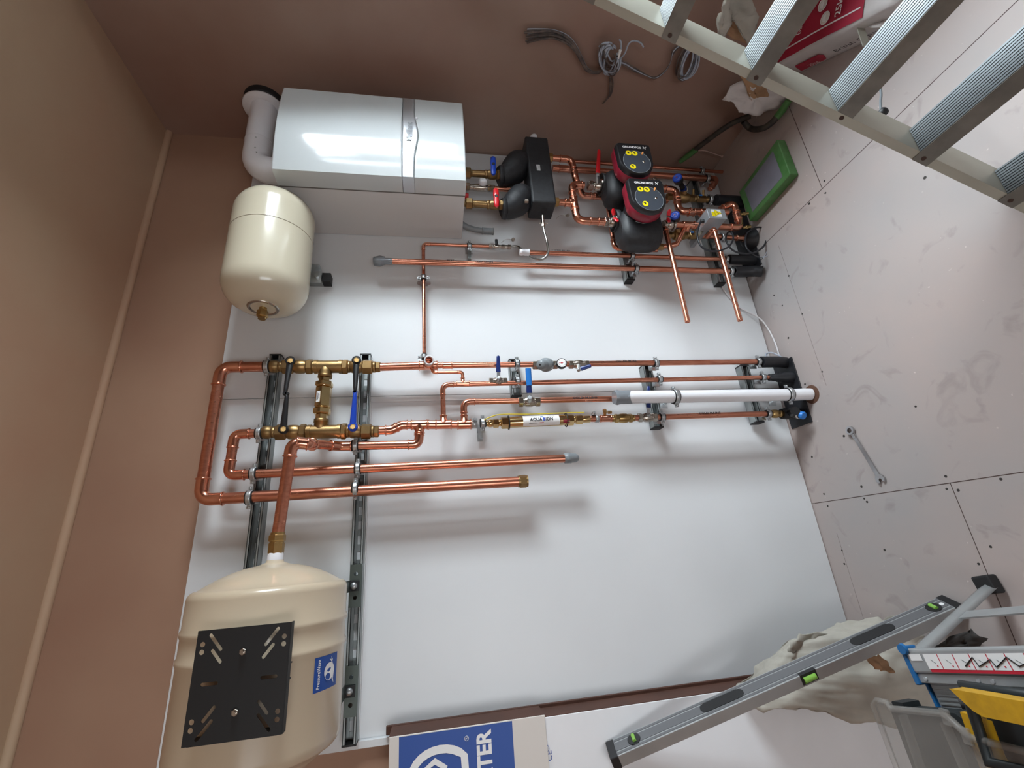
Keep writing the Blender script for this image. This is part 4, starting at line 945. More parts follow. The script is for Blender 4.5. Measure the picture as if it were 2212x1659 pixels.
# ---------------------------------------------------------------- pumps
PYC = -.215
def pump(label, fc_u, fc_v, bc_u, bc_v, axis_v, u_in, u_out):
    bc = P(bc_u, bc_v, PYC)
    t = thing('circulator_pump', label, 'pump', bc, 'circulator pumps')
    # foam housing : barrel with flattened ends, axis vertical
    q = MB(); R_ = []; n = 40; H = .098; Rr = .098
    for k in range(15):
        f_ = -1 + 2 * k / 14; s = max(0.0, 1 - abs(f_) ** 3.2) ** .42; s = .56 + .44 * s
        R_.append([bc + V((math.copysign(abs(math.cos(a_)) ** .82, math.cos(a_)) * Rr * s, math.copysign(abs(math.sin(a_)) ** .82, math.sin(a_)) * Rr * s * .74, f_ * H)) for a_ in [2 * PI * j / n for j in range(n)]])
    q.rings(R_); q.build('foam_housing', 'foam', t)
    # pipe ports (collar rings) at both ends
    xa = P((u_in + u_out) / 2, axis_v, YV).x
    for s in (1, -1):
        q = MB(); q.lathe((xa, YV, bc.z + s * .083), (0, 0, s), [(0, .05), (.02, .051), (.022, .046), (.010, .036), (.006, .03)], 36); q.build('port_collar', 'foam', t)
        q = MB(); q.lathe((xa, YV, bc.z + s * .07), (0, 0, s), [(0, .026), (.034, .026), (.036, .02)], 32)
        for k in range(3): q.bead((xa, YV, bc.z + s * (.086 + .006 * k)), (0, 0, 1), .0255, .0012)
        q.build('union_nut', 'nickel', t)
    # motor neck towards face
    fcen = P(fc_u, fc_v, -.355)
    q = MB(); q.cyl((fcen.x, PYC - .05, fcen.z - .0), (fcen.x, -.335, fcen.z), .066, n=40); q.build('motor_can', 'black', t)
    MB().torus((fcen.x, PYC - .084, fcen.z), (0, 1, 0.0), .069, .0024, 40, 8).build('wire_clip', 'steel', t)
    q = MB(); q.tube([(fcen.x - .070, PYC - .080, fcen.z + .035), (fcen.x - .078, PYC - .078, fcen.z), (fcen.x - .070, PYC - .080, fcen.z - .035)], .0022, 8); q.build('wire_clip', 'steel', t)
    # control head : D shape, flat towards +X, round towards -X
    W, Hh = .166, .182
    def D(sc, n=18, rc=.014):
        w = W / 2 * sc; top_ = Hh * .5 * sc; out = []
        out += [(top_ - rc, -w), ]
        for k in range(5): a_ = -PI / 2 + PI / 2 * k / 4; out.append((top_ - rc + rc * math.cos(a_), -w + rc + rc * math.sin(a_)))
        for k in range(5): a_ = PI / 2 * k / 4; out.append((top_ - rc + rc * math.cos(a_), w - rc + rc * math.sin(a_)))
        sh = -.012 * sc
        for k in range(1, n):
            a_ = PI / 2 + PI * k / n; out.append((sh + (Hh * .5 * sc + sh) * math.cos(a_) , w * math.sin(a_) * (1 if True else 1)))
        return out
    fb = V((fcen.x, 0, fcen.z))
    def ringD(sc, y, dx=0): return [V((fb.x + a_ + dx, y, fb.z + b_)) for a_, b_ in D(sc)]
    q = MB(); q.rings([ringD(.96, -.312, -.004), ringD(1.0, -.318, -.004), ringD(1.0, -.352, -.002), ringD(.985, -.356)]); q.build('red_shroud', 'maroon', t, bevel=0)
    q = MB(); q.rings([ringD(.985, -.354), ringD(.985, -.368), ringD(.965, -.377), ringD(.93, -.381)]); q.build('face_plate', 'black', t)
    yf = -.3812
    dc = V((fb.x - .022, yf, fb.z)); q = MB(); q.lathe(dc, (0, -1, 0), [(0, .064), (.0012, .0635)], 48); disp = q.build('display', 'glass_d', t)
    MB().torus(dc + V((0, -.001, 0)), (0, 1, 0), .0635, .0009, 48, 6).build('display_rim', 'grey', t)
    tx = text('lettering', 'GRUNDFOS', V((fb.x + .063, yf, fb.z + .010)), (0, 0, -1), (1, 0, 0), .0150, 'print_w', t, bold=.035, width=.088)
    for a1_, a2_ in (((-.006, -.004), (.008, .007)), ((-.004, .008), (.006, -.008))):
        k = MB(); c0_ = V((fb.x + .064, yf - .0008, fb.z - .051)); aa = V((a1_[0], 0, a1_[1])); bb = V((a2_[0], 0, a2_[1])); k.tube([c0_ + aa, c0_ + bb], .0016, 6); k.build('emblem', 'print_w', t)
    def sticker(dx, dz):
        c = V((fb.x + dx, yf - .0015, fb.z + dz)); o = MB().lathe(c, (0, -1, 0), [(0, .0135), (.0008, .0132)], 24).build('yellow_button', 'yellow', t)
        MB().box(c + V((0, -.001, 0)), (.009, .0004, .006)).build('button_icon', 'ink', o); MB().box(c + V((.004, -.001, .003)), (.004, .0004, .010)).build('button_icon', 'ink', o)
    sticker(.026, .032); sticker(.026, .003); sticker(-.052, .024)
    MB().box((fb.x + .030, yf - .002, fb.z - .034), (.017, .003, .007), V((.85, 0, -.5)).normalized(), (0, 1, 0), V((.5, 0, .85)).normalized()).build('amber_led', 'orange', t, bevel=.001)
    MB().lathe((fb.x - .018, yf - .001, fb.z - .032), (0, -1, 0), [(0, .006), (.002, .004)], 14).build('push_button', 'nickel', t)
    return t, xa, bc
tP1, xa1, bc1 = pump('circulator pump nearer the side wall, its head farther right and higher', 1369, 352, 1347, 413, 402, 1300, 1400)
tP2, xa2, bc2 = pump('circulator pump farther from the side wall, above the horizontal copper stubs', 1395, 430, 1379, 500, 480, 1330, 1440)

# manifold feeding both pumps
xA = P(1290, 402, YV).x; xB = P(1320, 480, YV).x
mz = P(1240, 437, YV).z
t = run('copper manifold loop joining the header outlet to both pump valves', [V((xA, YV, P(1262, 402, YV).z)), V((xA, YV, mz)), V((xB, YV, mz)), V((xB, YV, P(1305, 480, YV).z))], .0158, R=.036)
xh = P(1207, 437, YV).x
tee(t, V((xh, YV, mz)), (1, 0, 0), (0, 0, 1), .0158, L=.034, Lb=.045)
k = MB(); k.cyl((xh, YV, hzb - .02), (xh, YV, mz), .0142); k.build('tube', 'copper', t)
coupling(t, (xB, YV, P(1292, 480, YV).z), (xB, YV, P(1306, 480, YV).z), .0158)
# pump valves
def pvalve(label, x, ua, ub, v, hd):
    za, zb3 = P(ua, v, YV).z, P(ub, v, YV).z
    t = thing('pump_valve', label, 'valve', (x, YV, (za + zb3) / 2), 'pump isolation valves')
    chain(t, (x, YV, za), (x, YV, zb3), [(8, .0225, 'h'), (3, .018, 'r'), (16, .0235, 'd'), (5, .0255, 'r')], 'valve_body', 'nickel')
    return t, V((x, YV, (za + zb3) / 2))
tv, c = pvalve('plated pump valve with tall red lever', xA, 1270, 1312, 402, 0)
lever(tv, P(1291, 383, YV - .045), P(1294, 323, YV - .05), .02, .009, 'red', stem_from=c, steel=.18)
def wing(t, p, ang=0):
    p = V(p); k = MB()
    for s in (1, -1):
        d = V((math.cos(ang), -.15, math.sin(ang) * 1.0)) * s; d.normalize(); R_ = []
        for f_, ww in ((0, .006), (.3, .009), (.7, .011), (1, .006)):
            cc_ = p + d * .032 * f_ + V((0, -.012 * f_, 0)); sd_ = V((-math.sin(ang), 0, math.cos(ang)))
            R_.append([cc_ + sd_ * math.cos(a_) * ww + V((0, 1, 0)) * math.sin(a_) * .004 for a_ in [2 * PI * j / 10 for j in range(10)]])
        k.rings(R_)
    k.build('wing_handle', 'red', t); MB().hex(p + V((0, .004, 0)), p + V((0, -.008, 0)), .007).build('handle_nut', 'nickel', t)
tv, c = pvalve('plated valve with red wing handle above the lower pump', xB, 1305, 1338, 480, 0)
p_ = P(1327, 469, YV - .04); wing(tv, p_, .25); MB().cyl(c, p_, .007).build('stem', 'nickel', tv)
tv, c = pvalve('plated valve with red wing handle below the lower pump', xB, 1432, 1456, 484, 0)
p_ = P(1443, 470, YV - .045); wing(tv, p_, -.2); MB().cyl(c, p_, .007).build('stem', 'nickel', tv)
tv, c = pvalve('plated valve under the upper pump beside the blue dial', xA, 1408, 1428, 406, 0)
MB().lathe(P(1414, 388, YV - .03), (0, -1, 0), [(0, .011), (.006, .011), (.008, .006)], 16).build('cap_nut', 'nickel', tv)

# return side: from upper outlet behind pumps
yR = -.13
xu = P(1215, 343, YV).x; xr1 = P(1300, 425, yR).x; z0_ = P(1234, 343, YV).z
t = run('copper return pipe from the upper header outlet passing behind the pumps', [V((xu, YV, hzb - .02)), V((xu, YV, z0_)), V((xr1 + .035, YV + .01, z0_ - .01)), V((xr1, yR, P(1258, 425, yR).z)), V((xr1, yR, P(1440, 426, yR).z))], .0148, R=.034)
coupling(t, (xr1, yR, P(1283, 425, yR).z), (xr1, yR, P(1302, 425, yR).z), .0148)
xs_ = P(1318, 480, -.13).x
run('slim copper bypass curving round beneath the lower pump', [P(1312, 440, -.13), P(1327, 536, -.13), P(1420, 540, -.13)], .0105, R=.026)
# wall pipes by the corner
a, c = P(1195, 371, YP), P(1590, 390, YP); xk = c.x - .0
t = run('thick copper pipe against the board in the dark corner, elbowed at its foot', [V((xk, YP, a.z)), V((xk, YP, .075)), V((xk, YP + .07, .075))], .0155, R=.03)
coupling(t, (xk, YP, P(1208, 371, YP).z), (xk, YP, P(1232, 372, YP).z), .0155)
a, c = P(1238, 353, YP), P(1552, 371, YP); xk2 = c.x
run('thin copper pipe hard in the corner beside the brown side wall', [V((xk2, YP, a.z)), V((xk2, YP, .03))], .0085, elbow=False)
clamp('pipe clamp on the thin corner pipe near the floor', V((xk2, YP, P(1517, 369, YP).z)), (0, 0, 1), .0085)
clamp('pipe clamp on the thick corner pipe near the floor', V((xk, YP, P(1528, 387, YP).z)), (0, 0, 1), .0155)
clamp('pipe clamp on the thick corner pipe behind the upper pump', V((xk, YP, P(1352, 378, YP).z)), (0, 0, 1), .0155, wall=YB)

# pump outlets
xO = P(1440, 408, YV).x
zA1, zA2 = P(1457, 408, YV).z, P(1500, 459, YV).z
xO2 = P(1500, 459, YV).x
t = run('copper zigzag outlet pipe under the upper pump ending behind the junction box', [V((xO, YV, P(1428, 408, YV).z)), P(1460, 410, YV), P(1466, 457, YV), P(1572, 458, YV)], .0155, R=.03)
for ua, ub in ((1486, 1499), (1512, 1528)): coupling(t, P(ua, 459, YV), P(ub, 459, YV), .0155)
o0, o1, o2, o3 = P(1454, 485, YV), P(1600, 492, YV), P(1585, 437, YV), P(1556, 452, YV + .02)
t = run('copper outlet pipe under the lower pump looping below the junction box', [o0, o1, o2, o3], .0150, R=.03)
tee(t, P(1487, 486.5, YV), (0, 0, 1), V((-.8, .45, .25)), .0150, .0105, L=.03, Lb=.03)
coupling(t, P(1591, 462, YV), P(1595, 476, YV), .0150)
for uu, vv in ((1600, 463), (1605, 492)):
    pq = P(uu, vv, YV); k = MB(); k.cyl(pq, pq + V((.0, -.01, -.035)), .0068, n=12); k.hex(pq + V((0, -.004, -.012)), pq + V((0, -.007, -.022)), .009); k.build('drain_tap', 'brass', t)
t = run('thin copper branch slanting from the lower pump outlet to a drain cap', [P(1479, 492, YV + .01), P(1462, 528, -.17), P(1424, 534, -.15)], .0105, R=.02)
k = MB(); k.hex(P(1432, 534, -.15), P(1420, 533, -.15), .0165); k.lathe(P(1423, 533, -.152), (0, 0, 1), [(0, .011), (.02, .013)], 16); k.build('drain_cap', 'brass_d', t)

# commissioning valves
def comm(label, ua, ub, v0, v1, cu, cv, su, sv, y=-.15, yh=-.25, R_=.02):
    a, c = P(ua, v0, y), P(ub, v1, y)
    t = thing('balancing_valve', label, 'valve', (a + c) / 2, 'balancing valves with blue dials')
    chain(t, a, c, [(10, .018, 'h'), (8, .015, 'r'), (26, .026, 'd'), (10, .019, 'h'), (6, .016, 'r'), (18, .0185, 'h'), (14, .015, 'r')], 'valve_body', 'brass_d')
    s, e = P(su, sv, y - .03), P(cu, cv, yh); d = (e - s).normalized(); base = a.lerp(c, .36)
    MB().cyl(base, s + d * .004, .017).build('bonnet', 'brass_d', t)
    MB().lathe(s, d, [(0, .018), (.004, .018)], 24).build('collar_ring', 'cream', t)
    L = (e - s).length
    MB().lathe(s + d * .004, d, [(0, .0155), (.018, .0155)], 24).build('spindle_collar', 'navy', t)
    MB().lathe(s + d * .02, d, [(0, .012), (L - .05, .012), (L - .045, .0215), (L - .02, .0225)], 24).build('hand_wheel', 'black', t)
    MB().lathe(s + d * (L - .001), d, [(0, .0225), (.006, .0222), (.010, .019), (.0105, .012), (.0085, .008)], 28).build('dial_cap', 'blue', t)
    MB().lathe(s + d * (L + .009), d, [(0, .0035), (.001, .003)], 12).build('dial_centre', 'maroon', t)
    for f_ in (.58, .80):
        b_ = a.lerp(c, f_); MB().cyl(b_, b_ + V((.04, -.02, 0)), .0062, n=12).build('test_point', 'brass', t)
    b_ = a.lerp(c, .7); MB().box(b_ + V((.004, -.022, 0)), (.006, .004, .016)).build('tag', 'sky', t)
    return t
comm('brass balancing valve with blue dial nearer the side wall', 1440, 1538, 425, 432, 1463, 385, 1478, 411)
comm('brass balancing valve with blue dial behind the lower pump outlet', 1442, 1512, 508, 510, 1458, 466, 1464, 492, y=-.13, yh=-.235)
pl1, pl2 = P(1535, 431.5, -.15), P(1546, 432, -.15)
lag('black foam lagging under the balancing valve nearest the side wall', V((pl2.x, -.15, pl2.z)), .027, bend=[V((pl2.x, -.15, .04)), V((pl2.x, -.14, .004))])
clamp('pipe clamp above the lagging beneath the corner balancing valve', pl1 + V((0, 0, .004)), (0, 0, 1), .0165)
zc = P(1512, 510, -.13); t = run('copper pipe from the second balancing valve into the black floor opening', [zc, P(1560, 511.5, -.13), V((zc.x - .004, -.13, .004))], .0120, elbow=False, R=.2)
coupling(t, P(1590, 514, -.13), P(1606, 515, -.13), .0125)
clamp('pipe clamp below the junction box on the second balancing valve pipe', P(1561, 512, -.13), (0, 0, 1), .0122)
tag(MB().lathe((zc.x - .006, -.125, .004), (0, 0, 1), [(0, .055), (.012, .046), (.035, .036), (.05, .016)], 24).build('foam_collar', 'insul'), 'black rubber collar where a pipe enters the floor under the junction box', 'collar')

# spare horizontal stubs
for (u0, v0, u1, v1, lab) in ((1440, 500, 1484, 695, 'upper of two horizontal copper stubs pointing left from under the pumps'), (1545, 502, 1598, 692, 'lower of two horizontal copper stubs pointing left near the floor')):
    a, c = P(u0, v0, -.25), P(u1, v1, -.25); c.z = (a.z + c.z) / 2; a.z = c.z
    t = run(lab, [a + V((.0, 0, 0)), c], .0108, elbow=False)
    MB().lathe(c + V((.002, 0, 0)), (-1, 0, 0), [(0, .0109), (.0035, .0109), (.004, .0088), (.001, .0085)], 22).build('cut_end', 'copper_f', t)
    run('', [a, a + V((.02, .0, 0)), a + V((.02, .06, 0))], .0108, t=t, R=.018)

# junction box
jb = P(1546, 470, -.28)
t = thing('junction_box', 'grey metal junction box with yellow warning triangle label', 'junction box', jb)
cA, cB, cC, cD = P(1528, 452, -.285), P(1562, 452, -.285), P(1571, 471, -.285), P(1531, 473, -.285)
x0_, x1_ = (cC.x + cD.x) / 2, (cA.x + cB.x) / 2; z1_, z0_ = (cA.z + cD.z) / 2, (cB.z + cC.z) / 2
MB().bx(x0_, x1_, -.285, -.198, z0_, z1_).build('enclosure', 'zinc', t, bevel=.0015)
MB().bx(x0_ - .001, x1_ + .001, -.287, -.281, z0_ - .001, z1_ + .001).build('lid', 'zinc', t, bevel=.001)
lc = V(((x0_ + x1_) / 2 + .002, -.2878, (z0_ + z1_) / 2 + .002)); hw_, hz_ = (x1_ - x0_) * .36, (z1_ - z0_) * .27
lb = MB().bx(lc.x - hw_, lc.x + hw_, -.2872, -.2878, lc.z - hz_, lc.z + hz_).build('label', 'print_w', t)
MB().bx(lc.x - hw_, lc.x + hw_ * .3, -.2878, -.2882, lc.z + hz_ * .25, lc.z + hz_).build('label_panel', 'yellow', lb)
k = MB(); k.prism([(-hz_ * .65, -hw_ * .8), (hz_ * .75, -hw_ * 0), (-hz_ * .65, hw_ * .9)], (lc.x - .0, -.2882, lc.z - hz_ * .3), (0, 0, -1), (1, 0, 0), 0, .0004); k.build('warning_triangle', 'yellow', lb)
k = MB(); k.tube([(lc.x - hw_ * .8, -.2884, lc.z - hz_ * .3 + hz_ * .65), (lc.x, -.2884, lc.z - hz_ * 1.05), (lc.x + hw_ * .9, -.2884, lc.z - hz_ * .3 + hz_ * .65)], .0007, 6, closed=True); k.tube([(lc.x + hw_ * .2, -.2886, lc.z + .0), (lc.x - hw_ * .1, -.2886, lc.z - hz_ * .5)], .0009, 6); k.build('triangle_outline', 'ink', lb)
MB().lathe((lc.x, -.287, z0_ + .006), (0, -1, 0), [(0, .003), (.0015, .0025)], 10).build('lid_screw', 'galv', t)
gl = V((x0_ + .016, -.245, z1_)); MB().hex(gl, gl + V((0, 0, .014)), .010).build('cable_gland', 'black', t)
MB().bx(x0_ + .01, x1_ - .01, -.199, YF, (z0_ + z1_) / 2 - .01, (z0_ + z1_) / 2 + .01).build('mounting_arm', 'zinc', t)
ck = [gl + V((0, 0, .012)), P(1513, 480, -.27), P(1506, 505, -.27), P(1513, 530, -.27), P(1530, 541, -.27), P(1552, 542, -.27), P(1575, 532, -.26), P(1584, 515, -.25), P(1580, 502, -.24), P(1572, 503, -.22), P(1568, 518, -.21), P(1580, 538, -.21), P(1600, 547, -.21), P(1625, 547, -.21), P(1648, 534, -.2), P(1656, 512, -.2), P(1648, 494, -.2), P(1633, 492, -.2), P(1614, 503, -.2), P(1610, 522, -.2), P(1614, 538, -.2), P(1630, 552, -.2), P(1640, 556, -.2)]
t = thing('power_cable', 'black cable coiled from the junction box with bare wire ends', 'cable', ck[0])
MB().tube(bez(ck, 8), .0042, 10).build('sheath', 'cable_k', t)
for dx, dy in ((16, -12), (18, -4), (10, 2), (5, 5)):
    MB().tube(bez([ck[-1], P(1646 + dx * .3, 556 + dy * .2, -.2), P(1640 + dx, 556 + dy, -.2)], 4), .0011, 6).build('wire', 'cable_g' if dx > 8 else 'cable_k', t)
# white cable to floor
wc = [P(1540, 498, -.03), P(1545, 545, -.03), P(1552, 595, -.03), P(1565, 628, -.03), P(1596, 662, -.03), PZ(1640, 687, .03), PZ(1662, 715, .006), PZ(1676, 745, .006), PZ(1685, 775, .006)]
tag(MB().tube(bez(wc, 8), .0036, 8).build('white_cable', 'cable_w'), 'white cable trailing down the board and along the floor to the first riser', 'cable')
tag(MB().tube(bez([P(1655, 560 + 215, -.06), PZ(1655, 765, .03), PZ(1668, 762, .03), PZ(1690, 772, .01)], 8), .0035, 8).build('grey_cable', 'cable_g'), 'grey cable arching behind the lagging of the first riser', 'cable')

# ---------------------------------------------------------------- cables on the side wall
XW = XR - .012
def wcab(pts, dx=0): return [PX(u, v, XW - dx) for u, v in pts]
t = thing('cable_bundle', 'knotted bundle of grey and black cables hanging out of the brown side wall', 'cable bundle', PX(1310, 220, XW))
for i in range(9):
    o1_, o2_ = (i - 4) * 3.6, random.uniform(-4, 4)
    pts = [(1137 + random.uniform(-5, 6), 78 + o1_ * 1.0), (1160, 75 + o1_ * .8), (1195, 74 + o1_ * .6 + o2_ * .5), (1225, 86 + o1_ * .6), (1244, 106 + o1_ * .5), (1258, 133 + o1_ * .35), (1270, 152 + o1_ * .2), (1292, 157 + o2_ * .5), (1310, 140 + o2_)]
    ww = [PX(u, v, XW - .004 - .004 * (i % 3)) for u, v in pts]
    MB().tube(bez(ww, 6), .0044, 8, flat=.6).build('cable', 'cable_d' if i % 3 else 'cable_g', t)
for i in range(13):
    cu, cv = 1316 + random.uniform(-7, 7), 127 + random.uniform(-8, 8); ru, rv = random.uniform(10, 22), random.uniform(20, 34); ph = random.uniform(0, PI); ti = random.uniform(-.4, .4)
    ww = [PX(cu + ru * math.cos(a_) * math.cos(ti) - rv * math.sin(a_) * math.sin(ti), cv + rv * math.sin(a_) * math.cos(ti) + ru * math.cos(a_) * math.sin(ti), XW - .03 - .02 * math.sin(a_ * 1.5 + ph)) for a_ in [2 * PI * k / 16 for k in range(14)]]
    MB().tube(bez(ww, 4), .0036, 8, flat=.7).build('cable', 'cable_g' if i % 3 else 'cable_d', t)
for pts in ([(1316, 165), (1321, 185), (1318, 205), (1304, 222)], [(1322, 165), (1324, 185), (1319, 205), (1302, 224)], [(1318, 165), (1317, 190), (1316, 205), (1306, 220)]):
    MB().tube(bez([PX(u, v, XW) for u, v in pts], 6), .003, 8).build('cable', 'cable_d', t)
for pts, m_ in (([(1330, 135), (1348, 118), (1358, 95), (1370, 88), (1384, 93), (1390, 102)], 'cable_g'), ([(1325, 140), (1338, 118), (1342, 95), (1338, 85)], 'cable_g'), ([(1294, 99), (1312, 118), (1322, 132), (1340, 120)], 'cable_g')):
    MB().tube(bez([PX(u, v, XW - .03) for u, v in pts], 6), .0034, 8, flat=.7).build('cable', m_, t)
k = MB(); k.cyl(PX(1335, 126, XW - .045), PX(1340, 108, XW - .045), .006, n=10); k.build('tape_band', 'print_w', t)
for d_ in (0, 4, -4):
    MB().tube(bez([PX(u, v + d_ * (1 if i_ < 3 else .3), XW - .012) for i_, (u, v) in enumerate([(1330, 132), (1350, 138), (1370, 150), (1395, 162), (1415, 168), (1435, 155), (1448, 135), (1454, 112 + d_), (1470, 98), (1485, 98)])], 6), .0026, 8).build('cable', 'cable_d' if d_ else 'cable_g', t)
t = thing('cable_coil', 'oval coil of grey cable hanging on the brown side wall beside the ladder', 'cable coil', PX(1485, 135, XW))
for i in range(9):
    cu, cv = 1486 + random.uniform(-4, 5), 136 + random.uniform(-4, 5); ru, rv = 17 + random.uniform(-6, 5), 38 + random.uniform(-9, 5); ti = .38 + random.uniform(-.1, .1)
    ww = [PX(cu + ru * math.cos(a_) * math.cos(ti) - rv * math.sin(a_) * math.sin(ti), cv + rv * math.sin(a_) * math.cos(ti) + ru * math.cos(a_) * math.sin(ti), XW - .014 - .012 * (1 + math.sin(a_ + i))) for a_ in [2 * PI * k / 16 for k in range(16)]]
    MB().tube(bez(ww, 4, True), .0034, 8, closed=True).build('cable', 'cable_g' if i % 3 else 'cable_d', t)

# ---------------------------------------------------------------- corner tube tool, green framed pad
t = thing('mixing_paddle_tube', 'dusty black forked tube with green taped ends lying in the corner', 'tube', PX(1600, 262, 1.92))
pa = [PX(1502, 323, 1.93), PX(1530, 302, 1.925), PX(1560, 280, 1.92), PX(1590, 262, 1.91), PX(1622, 250, 1.9)]
MB().tube(bez(pa, 6), .0125, 14).build('tube', 'hose', t)
MB().tube([PX(1468, 350, 1.93), PX(1484, 338, 1.93), PX(1505, 322, 1.93)], [.011, .0145, .0142], 14).build('taped_end', 'green', t)
pb_ = [PX(1606, 262, 1.9), PX(1622, 278, 1.87), PZ(1648, 277, .05), PZ(1668, 264, .04), PZ(1680, 250, .03)]
MB().tube(bez(pb_, 6), .0135, 14).build('fork_tube', 'hose', t)
MB().tube([PZ(1678, 253, .03), PZ(1690, 238, .03), PZ(1704, 216, .03)], [.0155, .0165, .014], 14).build('taped_end', 'green', t)
tag(MB().tube(bez([PX(1506, 326, 1.93), PX(1525, 326, 1.93), PX(1545, 333, 1.93), PX(1560, 338, 1.93)], 6), [.0022] * 18 + [.008], 8).build('cord', mat('frayed_rope', srgb(190, 160, 150), .8)), 'short frayed cord hanging from the green taped tube end', 'cord')
t = thing('taped_pad', 'grey rectangular pad edged with green tape on the floor by the corner', 'pad', PZ(1650, 395, 0))
cs = [PZ(1596, 415, .045), PZ(1619, 478, .045), PZ(1707, 376, .045), PZ(1678, 301, .045)]
lo = [V((p.x, p.y, .002)) for p in cs]; MB().hull8(lo, cs).build('green_edge', 'green', t, bevel=.004)
cen = sum(cs, V((0, 0, 0))) / 4; inn = [p.lerp(cen, .26) for p in cs]
MB().hull8([p + V((0, 0, -.002)) for p in inn], [p + V((0, 0, .0012)) for p in inn]).build('pad_face', 'slate', t)

# ---------------------------------------------------------------- ladder
LY = -1.05; fct = (1.78 + LY) / .794
LY = -1.05; 
def lp(u, v): return P(u, v, LY)
hA, hB = lp(1451, 68), lp(2002, 335)
sd_ = (hA - hB); sd_.y = 0; sd_.normalize()            # up along the stile
nf = V((-sd_.z, 0, sd_.x)); nf.normalize()             # facing -X and up (front flange normal)
t = thing('step_ladder', 'aluminium step ladder with ribbed treads leaning at the right', 'ladder', V((hB.x - sd_.x * .3, LY, 0)))
zb0_ = 0.0
foot = hB - sd_ * (hB.z / sd_.z) + V((0, 0, 0)); topp = hA + sd_ * .65
def stile(y0, s):
    q = MB(); a, c = foot + V((0, y0 - LY, 0)), topp + V((0, y0 - LY, 0)); m_ = (a + c) / 2; L = (c - a).length
    # front flange, web, back flange ; s=+1 flanges point towards -Y (the camera side)
    q.box(m_ + V((0, s * .011, 0)), (L, .024, .002), sd_, (0, 1, 0), nf)
    q.box(m_ - nf * .042, (L, .0022, .084), sd_, (0, 1, 0), nf)
    q.box(m_ - nf * .084 + V((0, s * .006, 0)), (L, .012, .002), sd_, (0, 1, 0), nf)
    return q.build('stile', 'alu_l', t)
stile(LY + .0, 1); LW = .46
stile(LY - LW, -1)
uvs = [(1451, 68), (1638, 160), (1824, 247), (2002, 335), (2180, 420)]
hs = [lp(u, v) for u, v in uvs]; step = (hs[0] - hs[3]) / 3
allh = [hs[0] + step * k for k in (3, 2, 1)] + hs[:4] + [hs[3] - step]
for h in allh:
    c = V((h.x, LY - LW / 2, h.z))
    q = MB()
    # top surface level, front lip in flange plane
    wd = .078; tz_ = h.z + .020 * sd_.z + .0; fx = h.x + .020 * sd_.x
    for k in range(11): q.bx(fx + k * .0073, fx + .0050 + k * .0073, LY - .002, LY - LW + .002, tz_ - .004, tz_ + .0016)
    q.bx(fx + wd - .002, fx + wd, LY - .002, LY - LW + .002, tz_ - .03, tz_)
    q.build('tread', 'alu', t)
    q = MB(); q.bx(fx, fx + wd - .002, LY - .002, LY - LW + .002, tz_ - .006, tz_ - .0030); q.build('tread_groove_shade', 'groove', t)  # dark strip below the ribs, the shade of the gaps put into its colour
    q = MB(); q.prism([(0, 0), (wd * .95, 0), (.01, -.05)], (fx, LY - .003, tz_ - .003), (1, 0, 0), (0, 0, 1), -.001, .001); q.build('tread_bracket', 'alu_l', t)
    q = MB(); q.box(c - sd_ * .002 + nf * .003, (.044, LW + .046, .002), sd_, (0, 1, 0), nf); q.build('tread_lip', 'alu_d', t)
    for s in (1,): MB().lathe(h + nf * .004 + V((0, .008, 0)), nf, [(0, .0058), (.001, .0058)], 16).build('rivet_hole', 'rv', t)
# back bar and cord
p, c = PX(1828, -20, 1.42), PX(1866, 92, 1.32)
e = P(1829, -30, LY + .1); f_ = P(1872, 100, LY + .1)
q = MB(); d = f_ - e; sdv_ = V((0, 1, 0)); q.box((e + f_) / 2, (d.length, .027, .003), d.normalized(), d.normalized().cross(V(RW[2])).normalized(), d.normalized().cross(d.normalized().cross(V(RW[2])).normalized())); q.build('stay_bar', 'alu_l', t)
q = MB(); q.tube(bez([P(1896, 165, LY + .03), P(1903, 200, LY + .02), P(1902, 220, LY + .015), P(1903, 243, LY + .008)], 5), .0035, 8); q.build('stay_rod', 'alu', t)
MB().lathe(P(1907, 243, LY + .006), V((-.3, -1, .3)), [(0, .012), (.006, .012), (.010, .006)], 14).build('rubber_stop', 'rubber', t)

